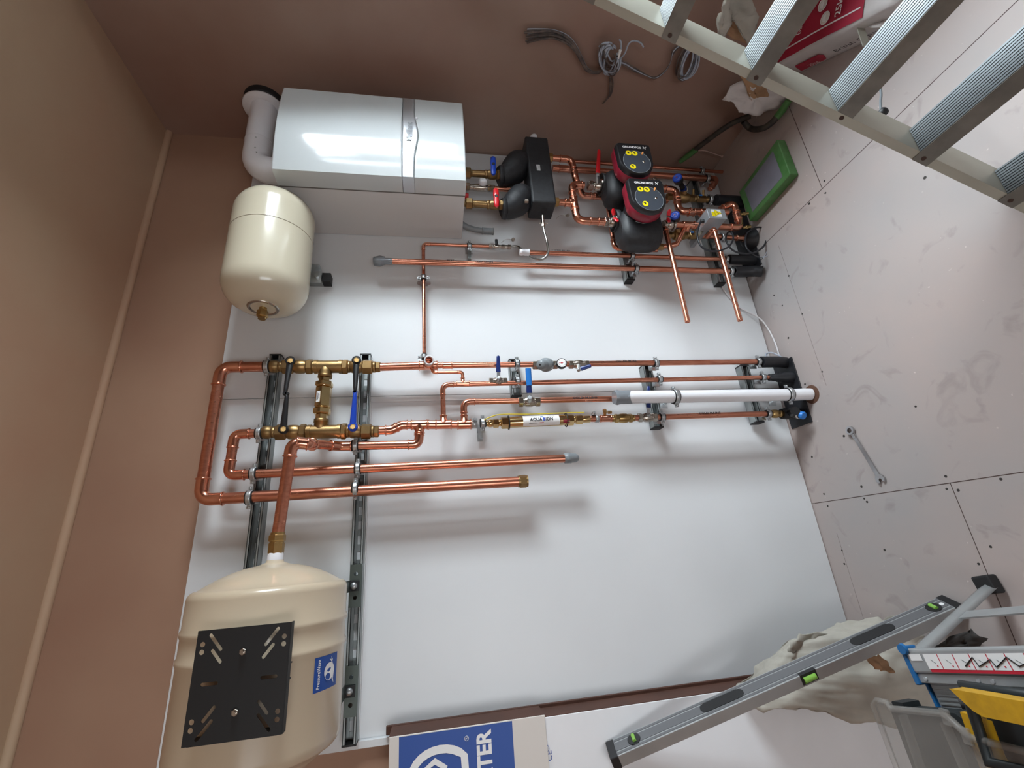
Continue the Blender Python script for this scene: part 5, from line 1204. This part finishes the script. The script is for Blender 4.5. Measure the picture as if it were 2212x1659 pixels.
# ---------------------------------------------------------------- plaster sack lying by the side wall
def nz3(p, s, a): return noise.noise_vector(V(p) * s) * a
def lump(name, corners_lo, corners_hi, m, parent, n=14, amp=.012, sc=7, puff=.03):
    # corners: 4 low, 4 high points. puffed, crumpled sack
    q = MB(); 
    def tri(u, v, w):
        a = corners_lo[0].lerp(corners_lo[1], u).lerp(corners_lo[3].lerp(corners_lo[2], u), v)
        b = corners_hi[0].lerp(corners_hi[1], u).lerp(corners_hi[3].lerp(corners_hi[2], u), v)
        return a.lerp(b, w)
    cen = tri(.5, .5, .5); idx = {}; vs = []; fs = []
    def vid(i, j, k):
        key = (i, j, k)
        if key not in idx:
            u, v, w = i / n, j / n, k / 6
            p = tri(u, v, w); e = (4 * u * (1 - u)) ** .5 * (4 * v * (1 - v)) ** .5
            d = corners_hi[0] - corners_lo[0]; p = p + d.normalized() * puff * e * (w - .5) * 2
            # round the ends
            p = p + nz3(p, sc, amp) + nz3(p, sc * 3, amp * .35)
            idx[key] = len(vs); vs.append(p)
        return idx[key]
    for i in range(n):
        for j in range(n):
            fs.append((vid(i, j, 0), vid(i, j + 1, 0), vid(i + 1, j + 1, 0), vid(i + 1, j, 0))); fs.append((vid(i, j, 6), vid(i + 1, j, 6), vid(i + 1, j + 1, 6), vid(i, j + 1, 6)))
    for i in range(n):
        for k in range(6):
            fs.append((vid(i, 0, k), vid(i + 1, 0, k), vid(i + 1, 0, k + 1), vid(i, 0, k + 1))); fs.append((vid(i, n, k), vid(i, n, k + 1), vid(i + 1, n, k + 1), vid(i + 1, n, k)))
            fs.append((vid(0, i, k), vid(0, i, k + 1), vid(0, i + 1, k + 1), vid(0, i + 1, k))); fs.append((vid(n, i, k), vid(n, i + 1, k), vid(n, i + 1, k + 1), vid(n, i, k + 1)))
    q.add(vs, fs, True); return q.build(name, m, parent), tri
ST = .125
A_, B_ = PZ(1672, 145, ST), PZ(1862, 45, ST)          # red/white edge line on the top, -X side
ldir = (B_ - A_).normalized(); B_ = A_ + ldir * .56; wdir = V((-ldir.y, ldir.x, 0)); 
if wdir.x < 0: wdir = -wdir
A2_, B2_ = A_ + wdir * .34, B_ + wdir * .34
dz = V((0, 0, -ST + .004)); side = -wdir * .012
t = thing('plaster_sack', 'white and crimson 25kg plaster sack lying on the floor behind the ladder', 'sack', V((A_.x, A_.y, 0)))
lo = [A_ + dz + side, B_ + dz + side, B2_ + dz, A2_ + dz]; hi = [A_, B_, B2_, A2_]
sk, tri = lump('sack_body', lo, hi, 'bagwhite', t, amp=.006, sc=5, puff=.012)
# printed red panel over the top following the same surface
def sack_patch(name, u0, u1, v0, v1, w, lift, m, par, n=14):
    q = MB(); pts = []
    for i in range(n + 1):
        for j in range(n + 1):
            u, v = u0 + (u1 - u0) * i / n, v0 + (v1 - v0) * j / n
            p = tri(u, v, w); e = (4 * u * (1 - u)) ** .5 * (4 * v * (1 - v)) ** .5
            p = p + V((0, 0, .012 * e)) * (1 if w == 1 else 0); p = p + nz3(p, 5, .006) + nz3(p, 15, .0021)
            pts.append(p + (V((0, 0, lift)) if w == 1 else -wdir * lift))
    q.add(pts, [(i * (n + 1) + j, (i + 1) * (n + 1) + j, (i + 1) * (n + 1) + j + 1, i * (n + 1) + j + 1) for i in range(n) for j in range(n)], True)
    return q.build(name, m, par)
ur_ = (PZ(1870, 20, ST) - A_).dot(ldir) / .56
rp_ = sack_patch('red_print', .0, ur_, .025, .99, 1, .003, 'bagred', t)
def sp(u, v, w=1): 
    p = tri(u, v, w); e = max(0, 4 * u * (1 - u)) ** .5 * max(0, 4 * v * (1 - v)) ** .5
    return p + V((0, 0, .012 * e if w == 1 else 0)) + nz3(p, 5, .006)
sack_patch('print_line', .01, ur_ - .02, .115, .13, 1, .0045, 'print_w', rp_, 8)
text('sack_lettering', '25kg', PZ(1814, 10, ST + .022), wdir, -ldir, .036, 'print_w', rp_, bold=.015)
text('sack_lettering', 'For all', PZ(1723, 55, ST + .022), wdir, -ldir, .028, 'print_w', rp_, bold=.01)
text('sack_lettering', 'backgrounds', PZ(1735, 28, ST + .022), wdir, -ldir, .028, 'print_w', rp_, bold=.01)
for uu in ((1782, 39), (1777, 10)):
    c = PZ(uu[0], uu[1], ST + .02); MB().torus(c, (0, 0, 1), .020, .0010, 26, 6).build('round_picture', 'print_w', rp_); MB().lathe(c + V((0, 0, -.001)), (0, 0, 1), [(0, .019), (.0006, .019)], 24).build('round_picture', 'card_p', rp_); MB().prism([(-.014, -.002), (.013, -.004), (.006, .012), (-.008, .009)], c + V((0, 0, .0006)), wdir, -ldir, -.0008, .0008).build('round_picture', 'print_w', rp_)
sidev = V((0, 0, 1))
text('sack_lettering', 'British Gypsum', tri(.62, 0, .42) - wdir * .014, ldir, sidev, .034, 'ink', t, bold=.005, shear=.3)
k = sack_patch('red_tab', .02, .34, 0, 0, 1, 0, 'bagred', t, 2) if 0 else None
q = MB(); a = tri(.06, 0, .1) - wdir * .004; q.prism([(0, 0), (.13, 0), (.15, .03), (.145, .055), (.03, .055)], a, ldir, sidev, -.004, .001); tb_ = q.build('red_tab', 'bagred', t)
text('sack_lettering', '25kg', tri(.24, 0, .35) - wdir * .016, ldir, sidev, .024, 'print_w', tb_)

def crumple(label, pts2, m, seed, fold=.02, name='torn_paper', cat='paper', th=.0012, group='torn paper sack pieces'):
    # pts2: outline world points; makes a crumpled double-sided sheet
    c = sum(pts2, V((0, 0, 0))) / len(pts2); q = MB(); vs = [c + V((0, 0, fold))]; n_ = len(pts2); rings_ = 6
    nrm = (pts2[0] - c).cross(pts2[n_ // 3] - c).normalized()
    for r_ in range(1, rings_ + 1):
        for i in range(n_):
            p = c.lerp(pts2[i], r_ / rings_); w_ = noise.noise(p * 22 + V((seed, 0, 0))); w2_ = noise.noise(p * 60 + V((0, seed, 0)))
            vs.append(p + nrm * (w_ * fold * 1.5 + w2_ * fold * .5))
    fs = [(0, 1 + i, 1 + (i + 1) % n_) for i in range(n_)]
    for r_ in range(rings_ - 1):
        for i in range(n_): fs.append((1 + r_ * n_ + i, 1 + (r_ + 1) * n_ + i, 1 + (r_ + 1) * n_ + (i + 1) % n_, 1 + r_ * n_ + (i + 1) % n_))
    q.add(vs, fs, True); o = q.build(name, m); s = o.modifiers.new('s', 'SOLIDIFY'); s.thickness = th; tag(o, label, cat, group); return o
def poly(pts, f, sub=4):
    out = []; n_ = len(pts)
    for i in range(n_):
        a, c = pts[i], pts[(i + 1) % n_]
        for k in range(sub): 
            u, v = a[0] + (c[0] - a[0]) * k / sub, a[1] + (c[1] - a[1]) * k / sub
            out.append(f(u + random.uniform(-2, 2), v + random.uniform(-2, 2)))
    return out
crumple('crumpled white paper sack mouth against the side wall, beside the ladder stile', poly([(1560, 215), (1575, 195), (1602, 170), (1635, 165), (1680, 190), (1705, 200), (1690, 225), (1660, 243), (1625, 250), (1596, 240), (1585, 222)], lambda u, v: PX(u, v, 1.86 - (v - 165) * .0006)), 'bagwhite', 3)
crumple('brown kraft paper folded inside the crumpled white sack mouth', poly([(1598, 160), (1650, 170), (1660, 205), (1648, 232), (1635, 236), (1622, 215)], lambda u, v: PX(u, v, 1.835)), 'kraft', 9, fold=.012)
crumple('cream torn paper rim curling up at the back of the crimson sack', poly([(1550, 40), (1562, 5), (1580, -12), (1625, -5), (1640, 40), (1630, 80), (1615, 92), (1592, 60), (1572, 10), (1560, 45), (1556, 90), (1548, 60)], lambda u, v: PX(u, v, 1.80)), 'paper', 5)
crumple('brown inner lining of the torn sack behind the ladder rungs', poly([(1560, 20), (1585, 10), (1605, 60), (1618, 98), (1590, 88), (1556, 70)], lambda u, v: PX(u, v, 1.84)), 'kraft', 14, fold=.012)
crumple('clear crinkled plastic wrap beyond the end of the crimson sack', poly([(1868, 60), (1872, 10), (1885, -30), (1960, -40), (1940, 20), (1900, 60)], lambda u, v: PZ(u, v, .08)), 'bagwhite', 21, fold=.02, name='plastic_wrap')

# ---------------------------------------------------------------- spanner
a, c = PZ(1838, 930, .006), PZ(1902, 1035, .006); d = (c - a).normalized(); s_ = V((-d.y, d.x, 0))
t = thing('spanner', 'chrome combination spanner lying on the floor', 'spanner', (a + c) / 2)
L = (c - a).length
q = MB(); q.prism([(.018, -.0055), (L - .012, -.0075), (L - .012, .0075), (.018, .0055)], a, d, s_, -.003, .003); q.build('handle', 'steel', t, bevel=.0015)
holes_plate('ring_end', [circle(0, 0, .0165, 28), circle(0, 0, .0095, 12)], a + V((0, 0, .003)), d, s_, .009, 'steel', t, bevel=.001)
q = MB(); q.box(a + d * .024, (.02, .014, .009), d, s_, (0, 0, 1)); q.build('hinge', 'steel', t, bevel=.002)
oe = [(-.014, -.006), (-.006, -.015), (.006, -.017), (.017, -.013), (.014, -.006), (.004, -.005), (.001, 0), (.004, .005), (.014, .006), (.017, .013), (.006, .017), (-.006, .015), (-.014, .006)]
q = MB(); q.prism(oe, c - d * .004, d, s_, -.0035, .0035); q.build('open_jaw', 'steel', t, bevel=.001)

# ---------------------------------------------------------------- big packaging box at left
bx0, bx1, by = -.85, -.478, -.125
t = thing('cylinder_carton', 'tall white carton with blue HOTWATER print standing against the wall at left', 'box', ((bx0 + bx1) / 2, (by - .02) / 2, 0))
zj = P(1180, 1580, by).z
MB().bx(bx0, bx1, by, YB - .004, zj, 1.742).build('printed_sleeve', 'card_p', t, bevel=.002)
MB().bx(bx0 - .0, bx1 - .008, by + .006, YB - .004, .002, zj).build('lower_carton', 'card_w', t, bevel=.002)
MB().bx(bx1, bx1 + .001, by + .003, YB - .004, zj, 1.742).build('sleeve_edge', 'card', t)
MB().bx(bx1 - .0085, bx1 - .006, by + .008, YB - .004, .004, zj).build('carton_edge', 'card', t)
q = MB(); zb_b, zt_b = P(1108, 1590, by).z, P(862, 1590, by).z
q.add([V((bx0, by - .0006, zb_b)), V((bx1 - .003, by - .0006, zb_b)), V((bx1 - .003, by - .0006, zt_b)), V((bx0, by - .0006, zt_b))], [(0, 1, 2, 3)]); bp = q.build('blue_panel', 'print_b', t)
# word printed sideways on: reads upwards in room = letters along +X
text('carton_lettering', 'HOTWATER', V((bx1 - .172, by - .0008, P(1047, 1600, by).z)), (1, 0, 0), (0, 0, 1), .060, 'print_w', bp, bold=.035, width=.31)
# loop emblem
ec = V((bx1 - .105, by - .0008, P(952, 1620, by).z)); 
def strip(pts, w, m, nm, par, lift=.001):
    q = MB(); n_ = len(pts); L_ = []; R__ = []
    for i in range(n_):
        a = pts[max(0, i - 1)]; c = pts[min(n_ - 1, i + 1)]; dd = V((c[0] - a[0], c[1] - a[1], 0)).normalized(); nn_ = V((-dd.y, dd.x, 0))
        L_.append((pts[i][0] + nn_.x * w / 2, pts[i][1] + nn_.y * w / 2)); R__.append((pts[i][0] - nn_.x * w / 2, pts[i][1] - nn_.y * w / 2))
    vs = [ec + V((x, -lift, z)) for x, z in L_ + R__]; q.add(vs, [(i, i + 1, n_ + i + 1, n_ + i) for i in range(n_ - 1)]); q.build(nm, m, par)
def sc_(pts): return [(x * 1.3, z * 1.45) for x, z in pts]
strip(sc_([(-.035 - .02 * k / 4, -.045 + .0 * k) for k in range(4)][::-1] + [(.045 * math.sin(a_) - .0, .02 + .045 * math.cos(a_) * 1.3 - .02) for a_ in [-PI * .75 + PI * 1.55 * k / 20 for k in range(21)]] + [(-.02, -.05), (-.06, -.055), (-.1, -.05)]), .021, 'print_w', 'loop_emblem', bp)
strip(sc_([(-.045, -.012), (-.015, .018), (.012, .03), (.024, .012), (.01, -.008), (-.012, -.002), (-.03, -.02)]), .016, 'print_w', 'loop_emblem', bp)
ec = V((bx1 - .03, by - .0008, P(1008, 1598, by).z)); MB().torus(ec + V((0, -.0006, 0)), (0, 1, 0), .006, .0006, 18, 6).build('registered_mark', 'print_w', bp); text('registered_mark', 'R', ec, (1, 0, 0), (0, 0, 1), .009, 'print_w', bp)
text('ce_mark', 'CE', P(1187, 1632, by + .004), (1, 0, 0), (0, 0, 1), .022, 'print_b', t, lift=.003)
MB().torus(P(1180, 1617, by + .002), (0, 1, 0), .009, .0006, 20, 6).build('round_mark', 'print_b', t)
# torn brown strip edge between board and carton
tag(MB().bx(-.5, -.474, YB - .012, YB - .002, .35, 1.76).build('card_strip', 'card', bevel=.003), 'dark brown card strip between the white board and the tall carton', 'card strip')
tag(MB().bx(bx0 - .04, bx0 - .006, -.14, -.03, .002, 1.5).build('dark_trim_length', 'card'), 'dark brown length of trim standing beyond the tall carton', 'trim')

# ---------------------------------------------------------------- spirit level
la, lb_ = V((-.255, -.445, .012)), P(1322, 1632, by - .022)
axl = (lb_ - la).normalized(); L = (lb_ - la).length
mid = (la + lb_) / 2; vv = (CAM - mid); vv = (vv - axl * vv.dot(axl)).normalized(); xx = axl.cross(vv)
if xx.x < 0: xx = -xx
ph = math.radians(50); n1 = vv * math.cos(ph) + xx * math.sin(ph); n2 = vv * math.sin(ph) - xx * math.cos(ph)
# grey web face has normal n1, its width runs along n2 ; bright edge has normal n2
W1, W2 = .064, .036
t = thing('spirit_level', 'long aluminium spirit level leaning on the tall white carton', 'spirit level', la)
cm = mid
MB().box(cm, (L - .01, W2, W1), axl, n1, n2).build('beam', 'alu_h', t, bevel=.0015)
q = MB(); q.box(cm + n1 * (W2 / 2 + .0005), (L - .02, .0012, W1 * .46), axl, n1, n2); q.build('grey_web', 'levelgrey', t)
q = MB(); q.box(cm + n1 * (W2 / 2 + .0004) + n2 * (W1 * .37), (L - .02, .001, W1 * .12), axl, n1, n2); q.box(cm + n1 * (W2 / 2 + .0004) - n2 * (W1 * .37), (L - .02, .001, W1 * .12), axl, n1, n2); q.build('grey_web', 'levelgrey', t)
for s, e in ((-1, la), (1, lb_)): MB().box(e - axl * s * .006, (.026, W2 + .003, W1 + .003), axl, n1, n2).build('end_cap', 'black', t, bevel=.003)
for f_ in (.675, .232):
    q = MB(); c = la + axl * L * f_ + n1 * (W2 / 2 + .0012)
    q.prism(slot(0, 0, .145, .034, 0), c, axl, n2, -.0006, .0008); q.build('grip', 'rubber', t)
def vial(f_, onedge=False):
    if onedge:
        c = la + axl * L * f_; q = MB(); q.box(c + n2 * (W1 / 2 - .004) + n1 * .004, (.052, W2 * .9, .012), axl, n1, n2); q.build('vial_window', 'black', t, bevel=.001)
        MB().cyl(c + n2 * (W1 / 2 + .001) - axl * .019 + n1 * .002, c + n2 * (W1 / 2 + .001) + axl * .019 + n1 * .002, .0095, n=18).build('vial', 'lime', t)
    else:
        c = la + axl * L * f_ + n1 * (W2 / 2 + .001); MB().lathe(c, n1, [(0, .021), (.002, .020)], 24).build('vial_housing', 'black', t)
        MB().cyl(c + n1 * .003 - n2 * .012, c + n1 * .003 + n2 * .012, .006, n=14).build('vial', 'lime', t)
vial(.93); vial(.05); vial(.445, True)
MB().lathe(la + axl * .03 + n1 * (W2 / 2), n1, [(0, .007), (.002, .006)], 14).build('hang_hole', 'print_w', t)
text('level_lettering', 'SPIRIT LEVEL', la + axl * L * .62 + n1 * (W2 / 2 + .0014), -axl, n2, .008, 'ink', t) if 0 else None

# ---------------------------------------------------------------- cream plaster sack behind the level
t = thing('opened_sack', 'opened cream paper plaster sack slumped behind the spirit level', 'sack', (-.5, -.27, 0))
def Sk(u, v, y): return P(u, v, y)
lo = [V((-.33, -.14, .012)), V((-.63, -.14, .012)), V((-.63, -.36, .012)), V((-.32, -.35, .012))]
hi = [V((-.345, -.13, .38)), V((-.49, -.13, .66)), V((-.53, -.19, .60)), V((-.36, -.22, .40))]
o_, tri2 = lump('sack_body', lo, hi, 'paper', t, amp=.030, sc=7, puff=.01)
smd = o_.modifiers.new('round', 'SMOOTH'); smd.factor = .5; smd.iterations = 5
sb = o_.modifiers.new('sub', 'SUBSURF'); sb.levels = 2; sb.render_levels = 2
tx_ = bpy.data.textures.new('folds', 'CLOUDS'); tx_.noise_scale = .07; tx_.noise_depth = 3
dp = o_.modifiers.new('folds', 'DISPLACE'); dp.texture = tx_; dp.strength = .045; dp.mid_level = .5
def sheet_part(nm, pts, m, seed, fold, y):
    o = crumple('x', poly(pts, lambda u, v: P(u, v, y)), m, seed, fold=fold, name=nm)
    for k_ in ('label', 'category', 'group'): del o[k_]
    o.location = o.location - t.location; o.parent = t
sheet_part('kraft_lining', [(1712, 1412), (1738, 1384), (1775, 1376), (1822, 1372), (1836, 1392), (1800, 1412), (1740, 1440)], 'kraft', 5, .010, -.19)
sheet_part('torn_rim', [(1698, 1408), (1706, 1388), (1728, 1370), (1760, 1366), (1800, 1370), (1830, 1364), (1822, 1378), (1770, 1382), (1735, 1392), (1716, 1412)], 'paper', 8, .012, -.215)
sheet_part('torn_rim', [(1832, 1402), (1850, 1380), (1890, 1366), (1935, 1352), (1965, 1350), (1930, 1376), (1880, 1398), (1848, 1412)], 'paper', 12, .014, -.24)
sheet_part('torn_hole_flap', [(1862, 1420), (1890, 1412), (1915, 1425), (1925, 1452), (1900, 1448), (1878, 1440)], 'kraft', 17, .02, -.33)
crumple('grey dusty paper scrap lying beside the foot of the spirit level', poly([(1838, 1372), (1880, 1345), (1930, 1330), (1960, 1325), (1990, 1345), (1940, 1375), (1880, 1395)], lambda u, v: PZ(u, v, .02)), 'paper', 31, fold=.015)
crumple('dark crumpled plastic under the hop-up leg', poly([(1960, 1440), (2010, 1400), (2060, 1375), (2110, 1355), (2135, 1380), (2120, 1400), (2040, 1420)], lambda u, v: PZ(u, v, .03)), 'debris', 41, fold=.03, name='plastic_scrap')

# ---------------------------------------------------------------- hop-up work platform
HZ = .45
t = thing('work_platform', 'aluminium hop-up platform with blue end caps and red bordered warning stickers', 'work platform', (-.33, -.9, 0))
ea = PZ(1950, 1402, HZ); eb = PZ(2212, 1396, HZ); dl = (eb - ea); dl.z = 0; dl.normalize(); dw = V((dl.y, -dl.x, 0))
if dw.x > 0: dw = -dw
PL = .62; PW = .32
def hp_(a, b, z): return ea + dl * a + dw * b + V((0, 0, z))
q = MB(); q.box(hp_(PL / 2, .026, -.012), (PL, .052, .024), dl, dw, (0, 0, 1)); q.box(hp_(PL / 2, PW - .026, -.012), (PL, .052, .024), dl, dw, (0, 0, 1)); q.build('side_rail', 'alu_h', t, bevel=.006)
q = MB(); q.box(hp_(PL / 2, .062, -.02), (PL, .02, .03), dl, dw, (0, 0, 1)); q.build('rail_step', 'alu_h', t, bevel=.002)
q = MB(); q.box(hp_(PL / 2, PW / 2, -.034), (PL - .01, PW - .06, .018), dl, dw, (0, 0, 1)); 
for k in range(14): q.box(hp_(PL / 2, .07 + k * .009, -.024), (PL - .02, .003, .003), dl, dw, (0, 0, 1))
q.build('deck', 'alu_h', t)
q = MB(); q.box(hp_(-.003, .035, -.018), (.012, .082, .04), dl, dw, (0, 0, 1)); q.box(hp_(-.001, PW / 2 + .03, -.03), (.006, PW - .06, .024), dl, dw, (0, 0, 1)); q.build('end_cap', 'bluecap', t, bevel=.003)
q = MB(); q.lathe(hp_(.004, .0, .002), (0, 0, 1), [(0, .013), (.006, .011)], 16); q.build('corner_cap', 'bluecap', t)
stp = MB().box(hp_(.045 + (PL - .06) / 2, .030, .0006), (PL - .07, .036, .0008), dl, dw, (0, 0, 1)).build('warning_sticker', 'print_r', t)
for k in range(14):
    MB().box(hp_(.066 + k * .037, .0265, .0014), (.0345, .0305, .0006), dl, dw, (0, 0, 1)).build('sticker_cell', 'print_w', stp, bevel=0)
    k2 = hp_(.066 + k * .037, .0265, .0020); MB().box(k2 + dl * .002, (.012, .0012, .0004), (dl + dw * .8).normalized(), (dw - dl * .8).normalized(), (0, 0, 1)).build('cell_picture', 'grey', stp)
    MB().box(k2 + dl * .008 + dw * .009, (.003, .003, .0004), dl, dw, (0, 0, 1)).build('cell_mark', 'print_r', stp)
MB().box(hp_(.026, .018, .0012), (.030, .014, .0006), dl, dw, (0, 0, 1)).build('small_sticker', 'print_w', t)
scw = MB(); scw.tube([hp_(.14, .035, .003), hp_(.165, .018, .003), hp_(.17, .035, .003), hp_(.2, .022, .003), hp_(.205, .036, .003), hp_(.235, .018, .003), hp_(.25, .034, .003), hp_(.29, .020, .003)], .0012, 6); scw.build('marker_scrawl', 'ink', stp)
for k in (.02, .145, .175): MB().lathe(hp_(k, .063, -.005), (0, 0, 1), [(0, .005), (.002, .004)], 12).build('rivet', 'galv', t)
MB().box(hp_(.085, .125, -.022), (.05, .045, .002), dl, dw, (0, 0, 1)).build('foil_sticker', 'steel', t)
# legs
ft = PZ(2143, 1262, .01); topl = hp_(.01, .01, -.03); ld = (topl - ft)
q = MB(); q.tube([ft, topl], .022, 4, flat=.5, ref=(0, 1, 0)); q.build('leg', 'alu_h', t)
q = MB(); q.box(ft + V((0, 0, .015)), (.05, .05, .035), dl, dw, (0, 0, 1)); q.build('foot', 'rubber', t, bevel=.006)
ft2 = hp_(.01, PW + .09, -HZ + .01); q = MB(); q.tube([ft2, hp_(.01, PW - .01, -.03)], .017, 4, flat=.5); q.build('leg', 'alu_h', t); MB().box(ft2 + V((0, 0, .012)), (.05, .05, .03), dl, dw, (0, 0, 1)).build('foot', 'rubber', t, bevel=.006)
ft3 = ft + dl * (PL - .03); q = MB(); q.tube([ft3, hp_(PL - .03, .01, -.03)], .017, 4, flat=.5); q.build('leg', 'alu_h', t); MB().box(ft3 + V((0, 0, .012)), (.05, .05, .03), dl, dw, (0, 0, 1)).build('foot', 'rubber', t, bevel=.006)
ft4 = ft2 + dl * (PL - .03); q = MB(); q.tube([ft4, hp_(PL - .03, PW - .01, -.03)], .017, 4, flat=.5); q.build('leg', 'alu_h', t); MB().box(ft4 + V((0, 0, .012)), (.05, .05, .03), dl, dw, (0, 0, 1)).build('foot', 'rubber', t, bevel=.006)
ca = ft.lerp(topl, .5); q = MB(); q.box(ca + dl * (PL / 2 - .02), (PL, .004, .045), dl, ld.normalized().cross(dl).normalized(), ld.normalized()); q.build('cross_brace', 'alu_h', t)

# ---------------------------------------------------------------- tool tote and organiser
t = thing('tool_tote', 'dusty black plastic tool tote with yellow carry handle', 'toolbox', (-.5, -.85, 0))
TZ = .55
def tz_(u, v, z=TZ): return PZ(u, v, z)
o4 = [tz_(2066, 1484), tz_(2250, 1512), tz_(2330, 1700), tz_(2120, 1650)]
lo4 = [V((p.x, p.y, HZ + .002)) for p in o4]; c4 = sum(lo4, V((0, 0, 0))) / 4; lo4 = [p.lerp(c4, .1) for p in lo4]
MB().hull8(lo4, [p + V((0, 0, -.04)) for p in o4]).build('tub', 'tote', t, bevel=.01)
rim = [p + V((0, 0, -.02)) for p in o4]; MB().tube(rim, .012, 8, closed=True).build('rim', 'tote', t)
h0_, h1_ = PZ(2068, 1490, TZ + .02), PZ(2240, 1520, TZ + .02); dh = (h1_ - h0_).normalized(); sh = V((-dh.y, dh.x, 0)); 
if sh.x > 0: sh = -sh
q = MB(); q.prism([(0, -.004), (.30, -.004), (.30, .034), (.045, .034), (.03, .028)], h0_, dh, sh, -.018, .012); q.build('carry_handle', 'yel_t', t, bevel=.004)
for f_ in (.01, .28): MB().box(h0_ + dh * (f_ + .012) + sh * .014 + V((0, 0, -.035)), (.02, .03, .06), dh, sh, (0, 0, 1)).build('handle_post', 'tote', t, bevel=.003)
t = thing('organiser_case', 'dusty clear-lidded organiser case at the lower left of the hop-up', 'organiser', (-.6, -.6, 0))
OZ = .53
out = [(1888, 1522), (1896, 1513), (1918, 1517), (1924, 1530), (2036, 1541), (2052, 1552), (2094, 1592), (2212, 1622), (2330, 1650), (2330, 1800), (1990, 1800)]
wp = [PZ(u, v, OZ) for u, v in out]; c = sum(wp, V((0, 0, 0))) / len(wp)
q = MB(); n_ = len(wp); lo_ = [V((p.x, p.y, OZ - .012)) for p in wp]; q.add(lo_ + wp, [(i, (i + 1) % n_, n_ + (i + 1) % n_, n_ + i) for i in range(n_)] + [tuple(range(n_))[::-1], tuple(range(n_, 2 * n_))]); q.build('clear_lid', 'clear', t, bevel=.003)
q = MB(); q.tube([p + V((0, 0, .002)) for p in wp], .007, 8, closed=True); q.build('lid_rim', 'clear', t)
q = MB(); wi = [p.lerp(c, .07) for p in wp]; q.add([V((p.x, p.y, HZ + .002)) for p in wi] + [V((p.x, p.y, OZ - .03)) for p in wi], [(i, (i + 1) % n_, n_ + (i + 1) % n_, n_ + i) for i in range(n_)] + [tuple(range(n_))[::-1], tuple(range(n_, 2 * n_))]); q.build('case_tray', 'tote', t)
for (ua, va, ub, vb) in ((1950, 1545, 2010, 1720), (2040, 1560, 2110, 1720), (2100, 1610, 2200, 1760)):
    q = MB(); a, e = PZ(ua, va, OZ - .016), PZ(ub, vb, OZ - .016); d = (e - a); q.box((a + e) / 2, (d.length, .006, .02), d.normalized(), V((-d.y, d.x, 0)).normalized(), (0, 0, 1)); q.build('divider', 'clear', t)
q = MB(); q.box(PZ(2150, 1650, OZ - .025), (.16, .06, .012)); q.build('yellow_insert', 'yel_t', t)
for u, v in ((2044, 1549), (2088, 1590)): MB().box(PZ(u, v, OZ + .004), (.03, .018, .008)).build('hinge_clip', 'clear', t, bevel=.002)

# ---------------------------------------------------------------- light
def area(name, loc, rot, sx_, sy_, power, colr, spread=PI):
    l = bpy.data.lights.new(name, 'AREA'); l.shape = 'RECTANGLE'; l.size = sx_; l.size_y = sy_; l.energy = power; l.color = colr; l.spread = spread
    o = bpy.data.objects.new(name, l); col.objects.link(o); o.location = loc; o.rotation_euler = rot; return o
# daylight through the side window
area('window_daylight', (XR + 1.0, -1.4, 2.35), (0, math.radians(72), 0), 2.0, 2.6, 780, (.84, .94, 1.0))
# fill light added at an assumed doorway behind the camera
area('doorway_fill', (-1.15, YN + .02, 1.1), (math.radians(90), 0, 0), .85, 1.9, 30, (.93, .97, 1.0))
w = bpy.data.worlds.new('world'); scene.world = w; w.use_nodes = True
bg = w.node_tree.nodes['Background']; sk_ = w.node_tree.nodes.new('ShaderNodeTexSky'); sk_.sky_type = 'HOSEK_WILKIE'; sk_.turbidity = 5; sk_.sun_direction = (-.6, -.3, .75)
w.node_tree.links.new(sk_.outputs[0], bg.inputs[0]); bg.inputs[1].default_value = .6
scene.view_settings.view_transform = 'Standard'; scene.view_settings.look = 'None'; scene.view_settings.gamma = 1; scene.view_settings.use_curve_mapping = False
scene.view_settings.exposure = 0.24
